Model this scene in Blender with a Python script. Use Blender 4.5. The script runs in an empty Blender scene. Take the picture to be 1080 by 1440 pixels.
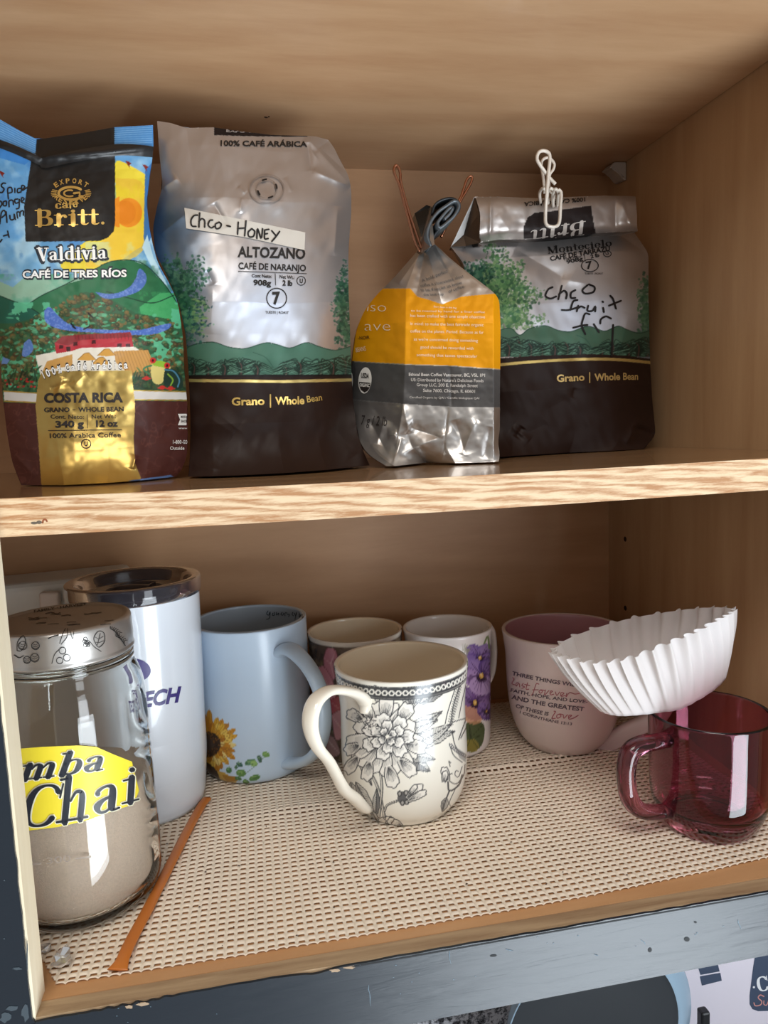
import bpy, bmesh, math, random
import numpy as np
from mathutils import Vector, Matrix
from mathutils.bvhtree import BVHTree
random.seed(7); rng = np.random.default_rng(11)
scene = bpy.context.scene; col = scene.collection
PI = math.pi

# ------------------------------------------------------------------ camera
F = 1032.9; YAW, PITCH, ROLL = 0.185835, -0.113106, -0.0396635
CAM = np.array([0.1148855, -0.3533043, 0.2762856])
def cam_axes():
    cy, sy, cp, sp = math.cos(YAW), math.sin(YAW), math.cos(PITCH), math.sin(PITCH)
    fwd = np.array([sy*cp, cy*cp, sp]); right = np.array([cy, -sy, 0.0]); up = np.cross(right, fwd)
    c, s = math.cos(ROLL), math.sin(ROLL)
    return c*right + s*up, -s*right + c*up, fwd
RGT, UPV, FWD = cam_axes()
cd = bpy.data.cameras.new('camera'); cam = bpy.data.objects.new('camera', cd); col.objects.link(cam)
cd.sensor_fit = 'HORIZONTAL'; cd.sensor_width = 36; cd.lens = F/1080*36; cd.clip_start = 0.01; cd.clip_end = 50
cam.matrix_world = Matrix(((RGT[0], UPV[0], -FWD[0], CAM[0]), (RGT[1], UPV[1], -FWD[1], CAM[1]),
                           (RGT[2], UPV[2], -FWD[2], CAM[2]), (0, 0, 0, 1)))
scene.camera = cam

# ------------------------------------------------------------------ world, lights, exposure
w = bpy.data.worlds.new('room'); scene.world = w; w.use_nodes = True
wn = w.node_tree.nodes; wl = w.node_tree.links
bg = wn['Background']
tc = wn.new('ShaderNodeTexCoord'); sx = wn.new('ShaderNodeSeparateXYZ'); rp = wn.new('ShaderNodeValToRGB')
mr = wn.new('ShaderNodeMapRange'); mr.inputs['From Min'].default_value = -1; mr.inputs['From Max'].default_value = 1
wl.new(tc.outputs['Generated'], sx.inputs[0]); wl.new(sx.outputs['Z'], mr.inputs['Value']); wl.new(mr.outputs[0], rp.inputs[0])
rp.color_ramp.elements[0].position = 0.0; rp.color_ramp.elements[0].color = (0.42, 0.33, 0.26, 1)
rp.color_ramp.elements[1].position = 1.0; rp.color_ramp.elements[1].color = (0.40, 0.42, 0.45, 1)
e = rp.color_ramp.elements.new(0.5); e.color = (0.45, 0.44, 0.43, 1)
wl.new(rp.outputs[0], bg.inputs['Color']); bg.inputs['Strength'].default_value = 0.80
def area(name, loc, target, sx_, sy_, power, color):
    ld = bpy.data.lights.new(name, 'AREA'); ld.shape = 'RECTANGLE'; ld.size = sx_; ld.size_y = sy_
    ld.energy = power; ld.color = color
    o = bpy.data.objects.new(name, ld); col.objects.link(o); o.location = loc
    o.rotation_euler = (Vector(target)-Vector(loc)).to_track_quat('-Z', 'Y').to_euler()
    return o
area('window_light', (1.05, -1.55, 0.12), (0.2, 0.1, 0.2), 0.45, 0.9, 9, (0.86, 0.93, 1.0))
area('low_bounce_light', (0.95, -1.25, -0.80), (0.22, 0.10, 0.45), 0.8, 1.4, 42, (0.84, 0.93, 1.0))  # added low area light, stands in for daylight bounced up from the room
area('ceiling_lamp', (-0.05, -1.0, 1.45), (0.2, 0.08, 0.0), 0.9, 0.7, 15, (1.0, 0.95, 0.88))
vs = scene.view_settings; vs.view_transform = 'Standard'; vs.look = 'None'; vs.gamma = 1.0
vs.use_curve_mapping = False; vs.exposure = 0.0
try: scene.cycles.max_bounces = 16; scene.cycles.transmission_bounces = 16; scene.cycles.transparent_max_bounces = 16
except Exception: pass

# ------------------------------------------------------------------ pixel helpers (positions measured on known planes)
def ray(px, py):
    px = np.asarray(px, float); py = np.asarray(py, float)
    return FWD + ((px-540)/F)[..., None]*RGT - ((py-720)/F)[..., None]*UPV
def at(px, py, ax, v):
    d = ray(px, py); v = np.asarray(v, float); t = (v-CAM[ax])/d[..., ax]
    return CAM + t[..., None]*d
def to_px(P):
    d = np.asarray(P, float)-CAM; z = d@FWD
    return 540+F*(d@RGT)/z, 720-F*(d@UPV)/z

# ------------------------------------------------------------------ colour
def lin(c):
    c = np.asarray(c, float); return np.where(c <= 0.04045, c/12.92, ((c+0.055)/1.055)**2.4)
def hx(h): return np.array([int(h[i:i+2], 16)/255 for i in (0, 2, 4)])
def C4(h, k=1.0): return (*[float(v) for v in np.clip(lin(hx(h))*k, 0, 1)], 1.0)

# ------------------------------------------------------------------ materials
def N(nt, t, **kw):
    n = nt.nodes.new(t)
    for k, v in kw.items():
        if k in n.inputs: n.inputs[k].default_value = v
        else: setattr(n, k, v)
    return n
def base_mat(name):
    m = bpy.data.materials.new(name); m.use_nodes = True
    return m, m.node_tree, m.node_tree.nodes['Principled BSDF']
def simple(name, h, rough=0.5, metal=0.0, k=1.0, coat=0.0, noise=0.0, nscale=60, bump=0.0, bscale=200, bdist=0.0005, **kw):
    m, nt, p = base_mat(name)
    p.inputs['Base Color'].default_value = C4(h, k); p.inputs['Roughness'].default_value = rough
    p.inputs['Metallic'].default_value = metal; p.inputs['Coat Weight'].default_value = coat
    for a, b in kw.items(): p.inputs[a.replace('_', ' ')].default_value = b
    tcn = N(nt, 'ShaderNodeTexCoord')
    if noise:
        nz = N(nt, 'ShaderNodeTexNoise', Scale=nscale, Detail=4.0); nt.links.new(tcn.outputs['Object'], nz.inputs['Vector'])
        mx = N(nt, 'ShaderNodeMixRGB'); mx.inputs[1].default_value = C4(h, k*(1-noise)); mx.inputs[2].default_value = C4(h, k*(1+noise))
        nt.links.new(nz.outputs[0], mx.inputs[0]); nt.links.new(mx.outputs[0], p.inputs['Base Color'])
    if bump:
        nb = N(nt, 'ShaderNodeTexNoise', Scale=bscale, Detail=4.0); nt.links.new(tcn.outputs['Object'], nb.inputs['Vector'])
        bp = N(nt, 'ShaderNodeBump', Strength=bump, Distance=bdist); nt.links.new(nb.outputs[0], bp.inputs['Height'])
        nt.links.new(bp.outputs[0], p.inputs['Normal'])
    return m
def attr_mat(name, rough=0.35, metal_rough=0.3, coat=0.0, bump=0.0, bscale=150, bdist=0.0006, spec=0.5):
    """colour attribute 'paint': rgb = print colour, alpha = how metallic the foil shows"""
    m, nt, p = base_mat(name)
    a = N(nt, 'ShaderNodeAttribute', attribute_name='paint')
    nt.links.new(a.outputs['Color'], p.inputs['Base Color']); nt.links.new(a.outputs['Alpha'], p.inputs['Metallic'])
    r = N(nt, 'ShaderNodeMapRange'); r.inputs['To Min'].default_value = rough; r.inputs['To Max'].default_value = metal_rough
    nt.links.new(a.outputs['Alpha'], r.inputs['Value']); nt.links.new(r.outputs[0], p.inputs['Roughness'])
    p.inputs['Coat Weight'].default_value = coat; p.inputs['Coat Roughness'].default_value = 0.15
    p.inputs['Specular IOR Level'].default_value = spec
    if bump:
        tcn = N(nt, 'ShaderNodeTexCoord')
        nb = N(nt, 'ShaderNodeTexNoise', Scale=bscale, Detail=3.0, Distortion=0.4); nt.links.new(tcn.outputs['Object'], nb.inputs['Vector'])
        bp = N(nt, 'ShaderNodeBump', Strength=bump, Distance=bdist); nt.links.new(nb.outputs[0], bp.inputs['Height'])
        nt.links.new(bp.outputs[0], p.inputs['Normal'])
    return m
def wood(name, light, dark, stretch, rough=0.4, k=1.0, contrast=1.0, fine=1.0, coat=0.0, seed=0.0, wave=False):
    """grain runs along the axis with the small number in stretch"""
    m, nt, p = base_mat(name)
    tcn = N(nt, 'ShaderNodeTexCoord'); mp = N(nt, 'ShaderNodeMapping'); mp.inputs['Scale'].default_value = stretch
    mp.inputs['Location'].default_value = (seed, seed*1.7, seed*0.6)
    nt.links.new(tcn.outputs['Object'], mp.inputs['Vector'])
    n1 = N(nt, 'ShaderNodeTexNoise', Scale=6.0, Detail=6.0, Roughness=0.6, Distortion=1.2)
    n2 = N(nt, 'ShaderNodeTexNoise', Scale=30.0*fine, Detail=8.0, Roughness=0.75, Distortion=0.2)
    wv = N(nt, 'ShaderNodeTexWave', Scale=1.6, Distortion=9.0, Detail=4.0); wv.inputs['Detail Scale'].default_value = 1.4
    wv.bands_direction = 'DIAGONAL'
    for n in (n1, n2, wv): nt.links.new(mp.outputs[0], n.inputs['Vector'])
    a = N(nt, 'ShaderNodeMath', operation='ADD'); nt.links.new(n1.outputs[0], a.inputs[0])
    b = N(nt, 'ShaderNodeMath', operation='ADD'); nt.links.new(a.outputs[0], b.inputs[0])
    s = N(nt, 'ShaderNodeMath', operation='MULTIPLY'); s.inputs[1].default_value = 0.7
    nt.links.new(n2.outputs[0], s.inputs[0]); nt.links.new(s.outputs[0], a.inputs[1])
    s2 = N(nt, 'ShaderNodeMath', operation='MULTIPLY'); s2.inputs[1].default_value = 0.35
    nt.links.new(wv.outputs[1], s2.inputs[0]); nt.links.new(s2.outputs[0], b.inputs[1])
    rm = N(nt, 'ShaderNodeMapRange'); rm.inputs['From Min'].default_value = 1.0-0.42/contrast; rm.inputs['From Max'].default_value = 1.0+0.42/contrast
    nt.links.new(b.outputs[0], rm.inputs['Value'])
    mx = N(nt, 'ShaderNodeMixRGB'); mx.inputs[1].default_value = C4(dark, k); mx.inputs[2].default_value = C4(light, k)
    nt.links.new(rm.outputs[0], mx.inputs[0]); nt.links.new(mx.outputs[0], p.inputs['Base Color'])
    p.inputs['Roughness'].default_value = rough; p.inputs['Coat Weight'].default_value = coat
    bp = N(nt, 'ShaderNodeBump', Strength=0.12, Distance=0.0004); nt.links.new(n2.outputs[0], bp.inputs['Height'])
    nt.links.new(bp.outputs[0], p.inputs['Normal'])
    return m
def glass(name, color, rough=0.0, ior=1.5):
    m, nt, p = base_mat(name)
    p.inputs['Base Color'].default_value = color; p.inputs['Roughness'].default_value = rough
    p.inputs['Transmission Weight'].default_value = 1.0; p.inputs['IOR'].default_value = ior
    return m

# ------------------------------------------------------------------ objects
def tag(o, label=None, cat=None, group=None, kind=None):
    if label: o['label'] = label
    if cat: o['category'] = cat
    if group: o['group'] = group
    if kind: o['kind'] = kind
    return o
def empty(name, loc):
    o = bpy.data.objects.new(name, None); o.empty_display_size = 0.02; col.objects.link(o); o.location = loc
    return o
def mesh_obj(name, V, Fc, mat, parent=None, smooth=True, colors=None):
    """V in world coordinates; origin of a child follows its thing"""
    V = np.asarray(V, float)
    org = np.array(parent.location) if parent is not None else np.array([V[:, 0].mean(), V[:, 1].mean(), V[:, 2].min()])
    if parent is not None and parent.parent is not None: org = org+np.array(parent.parent.location)
    me = bpy.data.meshes.new(name)
    L = V-org
    if isinstance(Fc, np.ndarray):
        n, k = Fc.shape
        me.vertices.add(len(L)); me.vertices.foreach_set('co', L.astype(np.float32).ravel())
        me.loops.add(n*k); me.loops.foreach_set('vertex_index', Fc.astype(np.int32).ravel())
        me.polygons.add(n); me.polygons.foreach_set('loop_start', np.arange(0, n*k, k, dtype=np.int32))
        me.update(calc_edges=True)
    else:
        me.from_pydata([tuple(v) for v in L], [], [tuple(f) for f in Fc])
    if colors is not None:
        at_ = me.color_attributes.new('paint', 'FLOAT_COLOR', 'POINT')
        at_.data.foreach_set('color', colors.astype(np.float32).ravel())
    me.polygons.foreach_set('use_smooth', [bool(smooth)]*len(me.polygons))
    me.materials.append(mat); me.validate(); me.update()
    o = bpy.data.objects.new(name, me); col.objects.link(o)
    if parent is not None: o.parent = parent
    else: o.location = tuple(org)
    return o
def child(name, V, Fc, mat, parent, **kw): return mesh_obj(name, V, Fc, mat, parent, **kw)
def grid_faces(nv, nu, wrap=False, off=0):
    i = np.arange(nv-1)[:, None]; j = np.arange(nu if wrap else nu-1)[None, :]
    j2 = (j+1) % nu
    return np.stack([i*nu+j, i*nu+j2, (i+1)*nu+j2, (i+1)*nu+j], -1).reshape(-1, 4)+off
def box(x0, x1, y0, y1, z0, z1):
    V = [(x, y, z) for x in (x0, x1) for y in (y0, y1) for z in (z0, z1)]
    return V, [(0, 1, 3, 2), (4, 6, 7, 5), (0, 4, 5, 1), (2, 3, 7, 6), (0, 2, 6, 4), (1, 5, 7, 3)]
def box_obj(name, b, mat, parent=None, bevel=0.0):
    V, Fc = box(*b); o = mesh_obj(name, V, Fc, mat, parent, smooth=False)
    if bevel:
        md = o.modifiers.new('bevel', 'BEVEL'); md.width = bevel; md.segments = 2
    return o
def catmull(P, n):
    P = np.asarray(P, float); Q = np.vstack([2*P[0]-P[1], P, 2*P[-1]-P[-2]])
    t = np.linspace(0, len(P)-1-1e-9, n); i = t.astype(int); f = (t-i)[:, None]
    a, b, c, d = Q[i], Q[i+1], Q[i+2], Q[i+3]
    return 0.5*((2*b)+(-a+c)*f+(2*a-5*b+4*c-d)*f*f+(-a+3*b-3*c+d)*f**3)
def even(P, step):
    P = np.asarray(P, float); s = np.r_[0, np.cumsum(np.linalg.norm(np.diff(P, axis=0), axis=1))]
    n = max(2, int(s[-1]/step)+1); t = np.linspace(0, s[-1], n)
    return np.stack([np.interp(t, s, P[:, k]) for k in range(P.shape[1])], 1)
def interp_poly(P, t):
    """point on a polyline at arc fraction t"""
    P = np.asarray(P, float); s = np.r_[0, np.cumsum(np.linalg.norm(np.diff(P, axis=0), axis=1))]; s /= s[-1]
    return np.stack([np.interp(t, s, P[:, k]) for k in range(P.shape[1])], -1)
def sweep(path, ra, rb=None, normal=None, segs=14, closed=False, sup=2.0):
    """tube along path; ra = half width along `normal`, rb = half width in the other direction"""
    P = np.asarray(path, float); n = len(P)
    ra = np.broadcast_to(np.asarray(ra, float), (n,)); rb = ra if rb is None else np.broadcast_to(np.asarray(rb, float), (n,))
    T = np.gradient(P, axis=0)
    if closed: T = np.roll(P, -1, 0)-np.roll(P, 1, 0)
    T /= np.linalg.norm(T, axis=1)[:, None]+1e-12
    if normal is None:
        nn = np.cross(T[0], [0.3, 0.2, 1.0]); Ns = []
        for i in range(n):
            nn = nn-T[i]*(nn@T[i]); nn /= np.linalg.norm(nn); Ns.append(nn.copy())
        Ns = np.array(Ns)
    else:
        Ns = np.tile(np.asarray(normal, float), (n, 1)); Ns -= T*(Ns*T).sum(1)[:, None]; Ns /= np.linalg.norm(Ns, axis=1)[:, None]
    B = np.cross(T, Ns)
    a = np.linspace(0, 2*PI, segs, endpoint=False); ca, sa = np.cos(a), np.sin(a)
    ca = np.sign(ca)*np.abs(ca)**(2/sup); sa = np.sign(sa)*np.abs(sa)**(2/sup)
    V = P[:, None]+Ns[:, None]*(ra[:, None]*ca)[..., None]+B[:, None]*(rb[:, None]*sa)[..., None]
    V = V.reshape(-1, 3); Fc = grid_faces(n+1 if closed else n, segs, True)
    Fl = [tuple(int(x) % len(V) for x in f) for f in Fc]
    if not closed:
        Fl.append(tuple(range(segs))[::-1]); Fl.append(tuple(range((n-1)*segs, n*segs)))
    return V, Fl
def join(parts):
    V = []; Fc = []; o = 0
    for v, f in parts:
        v = np.asarray(v, float); V.append(v); Fc += [tuple(int(i)+o for i in ff) for ff in f]; o += len(v)
    return np.vstack(V), Fc
def lathe(profile, cx, cy, step=0.0015, nfront=96, nback=None, az=None, smoothp=True, warp=None):
    """profile (r,z) from the axis outwards and back; dense towards the camera when nback is given"""
    P = np.asarray(profile, float)
    if smoothp: P = catmull(P, len(P)*12)
    P = even(P, step)
    if nback is None: th = np.linspace(0, 2*PI, nfront, endpoint=False)
    else:
        if az is None: az = math.atan2(CAM[1]-cy, CAM[0]-cx)
        h = 1.75
        th = np.r_[np.linspace(az-h, az+h, nfront), np.linspace(az+h, az-h+2*PI, nback+2)[1:-1]]
    r = np.maximum(P[:, 0], 1e-5)[:, None]
    X = cx+r*np.cos(th); Y = cy+r*np.sin(th); Z = np.repeat(P[:, 1][:, None], len(th), 1)
    V = np.stack([X, Y, Z], -1).reshape(-1, 3)
    return V, grid_faces(len(P), len(th), True), len(P), len(th)
def bvh_of(obj_V, Fc): return BVHTree.FromPolygons([tuple(v) for v in obj_V], [tuple(int(i) for i in f) for f in Fc])
def vert_normals(V, Fc):
    Fc = np.asarray(Fc); n = np.cross(V[Fc[:, 2]]-V[Fc[:, 0]], V[Fc[:, 3]]-V[Fc[:, 1]])
    out = np.zeros_like(V)
    for k in range(4): np.add.at(out, Fc[:, k], n)
    return out/(np.linalg.norm(out, axis=1)[:, None]+1e-12)

# ------------------------------------------------------------------ flat print: a small painter in measured coordinates
def vnoise(shape, cell, seed):
    g = np.random.default_rng(seed); H, W = shape
    nh, nw = int(H/cell)+3, int(W/cell)+3; G = g.random((nh, nw))
    y = np.arange(H)/cell; x = np.arange(W)/cell; yi = y.astype(int); xi = x.astype(int)
    fy = (y-yi)[:, None]; fx = (x-xi)[None]; fy = fy*fy*(3-2*fy); fx = fx*fx*(3-2*fx)
    A = G[yi][:, xi]; B = G[yi][:, xi+1]; C = G[yi+1][:, xi]; D = G[yi+1][:, xi+1]
    return (A*(1-fx)+B*fx)*(1-fy)+(C*(1-fx)+D*fx)*fy
def fbm(shape, cell, seed, octv=4):
    o = np.zeros(shape); a = 1; t = 0
    for i in range(octv):
        o += a*vnoise(shape, max(cell/2**i, 1.0), seed+i*17); t += a; a *= 0.55
    return o/t
class Canvas:
    def __init__(s, x0, y0, x1, y1, sc, fill='ffffff', metal=0.0):
        s.x0, s.y0, s.sc = x0, y0, sc; s.W = int((x1-x0)*sc)+2; s.H = int((y1-y0)*sc)+2
        s.a = np.zeros((s.H, s.W, 4)); s.a[..., :3] = hx(fill); s.a[..., 3] = metal
        s.X = x0+np.arange(s.W)/sc; s.Y = y0+np.arange(s.H)/sc
    def reg(s, xa, ya, xb, yb):
        i0 = max(0, int((ya-s.y0)*s.sc)-2); i1 = min(s.H, int((yb-s.y0)*s.sc)+3)
        j0 = max(0, int((xa-s.x0)*s.sc)-2); j1 = min(s.W, int((xb-s.x0)*s.sc)+3)
        return (i0, i1, j0, j1) if i1 > i0 and j1 > j0 else None
    def put(s, r, m, colr, metal=None):
        i0, i1, j0, j1 = r; A = s.a[i0:i1, j0:j1]
        c = hx(colr) if isinstance(colr, str) else np.asarray(colr)
        A[..., :3] += (c-A[..., :3])*m[..., None]
        if metal is not None: A[..., 3] += (metal-A[..., 3])*m
    def grid(s, r): return s.X[None, r[2]:r[3]], s.Y[r[0]:r[1], None]
    def poly(s, pts, colr, alpha=1.0, metal=None, smooth=0):
        P = np.asarray(pts, float)
        if smooth: P = catmull(np.vstack([P, P[:1]]), smooth*len(P))[:-1]
        r = s.reg(P[:, 0].min(), P[:, 1].min(), P[:, 0].max(), P[:, 1].max())
        if r is None: return None
        X, Y = s.grid(r); m = np.zeros(np.broadcast(X, Y).shape, bool)
        Q = np.roll(P, -1, 0)
        for (ax, ay), (bx, by) in zip(P, Q):
            if ay == by: continue
            m ^= ((ay > Y) != (by > Y)) & (X < (bx-ax)*(Y-ay)/(by-ay)+ax)
        s.put(r, m*alpha, colr, metal); return r, m
    def stroke(s, pts, wd, colr, alpha=1.0, metal=None, smooth=0):
        P = np.asarray(pts, float); W = np.broadcast_to(np.asarray(wd, float), (len(P),))
        if smooth:
            Q = catmull(np.c_[P, W], smooth*len(P)); P, W = Q[:, :2], Q[:, 2]
        mw = W.max(); r = s.reg(P[:, 0].min()-mw, P[:, 1].min()-mw, P[:, 0].max()+mw, P[:, 1].max()+mw)
        if r is None: return
        i0, i1, j0, j1 = r; best = np.zeros((i1-i0, j1-j0))
        for k in range(len(P)-1):
            a, b = P[k], P[k+1]; w_ = max(W[k], W[k+1])
            q = s.reg(min(a[0], b[0])-w_, min(a[1], b[1])-w_, max(a[0], b[0])+w_, max(a[1], b[1])+w_)
            if q is None: continue
            X, Y = s.grid(q); d = b-a; L = d@d+1e-9
            t = np.clip(((X-a[0])*d[0]+(Y-a[1])*d[1])/L, 0, 1)
            D = np.hypot(X-a[0]-t*d[0], Y-a[1]-t*d[1]); ww = W[k]+(W[k+1]-W[k])*t
            v = np.clip((ww/2-D)*s.sc+0.5, 0, 1)
            sl = best[q[0]-i0:q[1]-i0, q[2]-j0:q[3]-j0]; np.maximum(sl, v, out=sl)
        s.put(r, best*alpha, colr, metal)
    def disc(s, cx, cy, rx, ry=None, colr='000000', alpha=1.0, ang=0.0, soft=0.0, metal=None):
        ry = rx if ry is None else ry; R_ = max(rx, ry)*1.1+soft
        r = s.reg(cx-R_, cy-R_, cx+R_, cy+R_)
        if r is None: return
        X, Y = s.grid(r); c, n = math.cos(ang), math.sin(ang); dx, dy = X-cx, Y-cy
        d = np.hypot((dx*c+dy*n)/rx, (-dx*n+dy*c)/ry)
        m = np.clip((1-d)*min(rx, ry)*s.sc/(1+soft*s.sc)+0.5, 0, 1)
        s.put(r, m*alpha, colr, metal)
    def mix(s, mask, colr, metal=None): s.put((0, s.H, 0, s.W), mask, colr, metal)
    def noise(s, cell, seed, octv=4): return fbm((s.H, s.W), cell*s.sc, seed, octv)
    def sample(s, px, py):
        x = np.clip((px-s.x0)*s.sc, 0, s.W-1.001); y = np.clip((py-s.y0)*s.sc, 0, s.H-1.001)
        xi = x.astype(int); yi = y.astype(int); fx = (x-xi)[:, None]; fy = (y-yi)[:, None]; A = s.a
        v = (A[yi, xi]*(1-fx)+A[yi, xi+1]*fx)*(1-fy)+(A[yi+1, xi]*(1-fx)+A[yi+1, xi+1]*fx)*fy
        o = np.empty_like(v); o[:, :3] = lin(v[:, :3]); o[:, 3] = v[:, 3]; return o

# ------------------------------------------------------------------ lettering: outlines laid on the real surface
_tc = {}
def text_tris(s, bold=0.0, shear=0.0, space=1.0):
    k = (s, bold, shear, space)
    if k in _tc: return _tc[k]
    cu = bpy.data.curves.new('t', 'FONT'); cu.body = s; cu.size = 1.0; cu.offset = bold; cu.shear = shear
    cu.space_character = space; cu.resolution_u = 3
    ob = bpy.data.objects.new('t', cu); me = bpy.data.meshes.new_from_object(ob)
    me.calc_loop_triangles(); V = np.zeros(len(me.vertices)*3); me.vertices.foreach_get('co', V); V = V.reshape(-1, 3)[:, :2]
    T = np.zeros(len(me.loop_triangles)*3, int); me.loop_triangles.foreach_get('vertices', T)
    r = V[T.reshape(-1, 3)]
    bpy.data.objects.remove(ob); bpy.data.meshes.remove(me); bpy.data.curves.remove(cu)
    _tc[k] = r; return r
CAPH = None
def cap_h():
    global CAPH
    if CAPH is None: t = text_tris('H'); CAPH = t[..., 1].max()
    return CAPH
def lay(T, x0, x1, p0, p1, h, up=None, sag=0.0, unit=1.0):
    """map glyph coordinates (x from x0..x1, height unit) to the span p0->p1 with letter height h"""
    p0 = np.array(p0, float); p1 = np.array(p1, float); d = p1-p0
    if up is None: n = np.array([d[1], -d[0]])/np.hypot(*d)
    else: n = np.array(up, float); n = n/np.hypot(*n)
    t = (T[..., 0]-x0)/(x1-x0)
    return p0+t[..., None]*d+(T[..., 1]/unit*h)[..., None]*n+np.stack([0*t, sag*4*t*(1-t)], -1)
def text(s, p0, p1, h, bold=0.0, shear=0.0, up=None, sag=0.0, space=1.0):
    T = text_tris(s, bold, shear, space)
    return lay(T, T[..., 0].min(), T[..., 0].max(), p0, p1, h, up, sag, cap_h())
def ribbon(pts, wd, smooth=0):
    P = np.asarray(pts, float); W = np.broadcast_to(np.asarray(wd, float), (len(P),))
    if smooth and len(P) > 2: Q = catmull(np.c_[P, W], smooth*(len(P)-1)+1); P, W = Q[:, :2], Q[:, 2]
    T = np.gradient(P, axis=0); T /= np.linalg.norm(T, axis=1)[:, None]+1e-9
    n = np.stack([-T[:, 1], T[:, 0]], 1)*W[:, None]/2; A, B = P+n, P-n
    out = []
    for i in range(len(P)-1): out += [[A[i], B[i], B[i+1]], [A[i], B[i+1], A[i+1]]]
    for e_ in (0, -1):                                                # round ends
        a = np.linspace(0, 2*PI, 7)[:-1]; c = P[e_]; r_ = W[e_]/2
        q = c+r_*np.stack([np.cos(a), np.sin(a)], 1)
        for i in range(1, 5): out.append([q[0], q[i], q[i+1]])
    return np.array(out)
def disc_tris(cx, cy, rx, ry=None, n=20, ang=0):
    ry = rx if ry is None else ry; a = np.linspace(0, 2*PI, n+1)
    q = np.stack([rx*np.cos(a), ry*np.sin(a)], 1); c, s_ = math.cos(ang), math.sin(ang)
    q = q@np.array([[c, s_], [-s_, c]])+[cx, cy]
    return np.array([[[cx, cy], q[i], q[i+1]] for i in range(n)])
def ring_tris(cx, cy, rx, ry, w_, n=28, a0=0, a1=2*PI):
    a = np.linspace(a0, a1, n); return ribbon(np.stack([cx+rx*np.cos(a), cy+ry*np.sin(a)], 1), w_)
def poly_tris(P):
    from mathutils.geometry import tessellate_polygon
    P = np.asarray(P, float); t = tessellate_polygon([[Vector((x, y, 0)) for x, y in P]])
    return P[np.array(t)]
def subdiv(T, L):
    for _ in range(6):
        e_ = np.linalg.norm(T-np.roll(T, -1, 1), axis=2).max(1); b = e_ > L
        if not b.any(): break
        t = T[b]; a, c, d = t[:, 0], t[:, 1], t[:, 2]; ab, cd_, da = (a+c)/2, (c+d)/2, (d+a)/2
        T = np.concatenate([T[~b], np.stack([a, ab, da], 1), np.stack([ab, c, cd_], 1), np.stack([da, cd_, d], 1), np.stack([ab, cd_, da], 1)])
    return T
def decal(name, tris, bvh, mat, parent, off=0.00025, L=5.0, label=None):
    T = subdiv(np.concatenate([np.asarray(t) for t in tris]), L); P = T.reshape(-1, 2)
    D = ray(P[:, 0], P[:, 1]); D /= np.linalg.norm(D, axis=1)[:, None]; o = Vector(CAM)
    cache = {}; V = []; F_ = []
    idx = []
    for p, d in zip(P, D):
        k = (round(p[0], 2), round(p[1], 2))
        if k not in cache:
            h = bvh.ray_cast(o, Vector(d))
            if h[0] is None: cache[k] = -1
            else:
                n = h[1]; n = n if n.dot(Vector(d)) < 0 else -n
                V.append(tuple(h[0]+n*off*0.5-Vector(d)*off*0.7)); cache[k] = len(V)-1
        idx.append(cache[k])
    for i in range(0, len(idx), 3):
        f = idx[i:i+3]
        if -1 in f or len(set(f)) < 3: continue
        a, b, c = (np.array(V[j]) for j in f)
        if max(abs(a-b).max(), abs(b-c).max(), abs(c-a).max()) > 0.03: continue
        F_.append(tuple(f))
    ob = child(name, np.array(V), F_, mat, parent, smooth=True)
    if label: ob['label'] = label
    return ob
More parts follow.
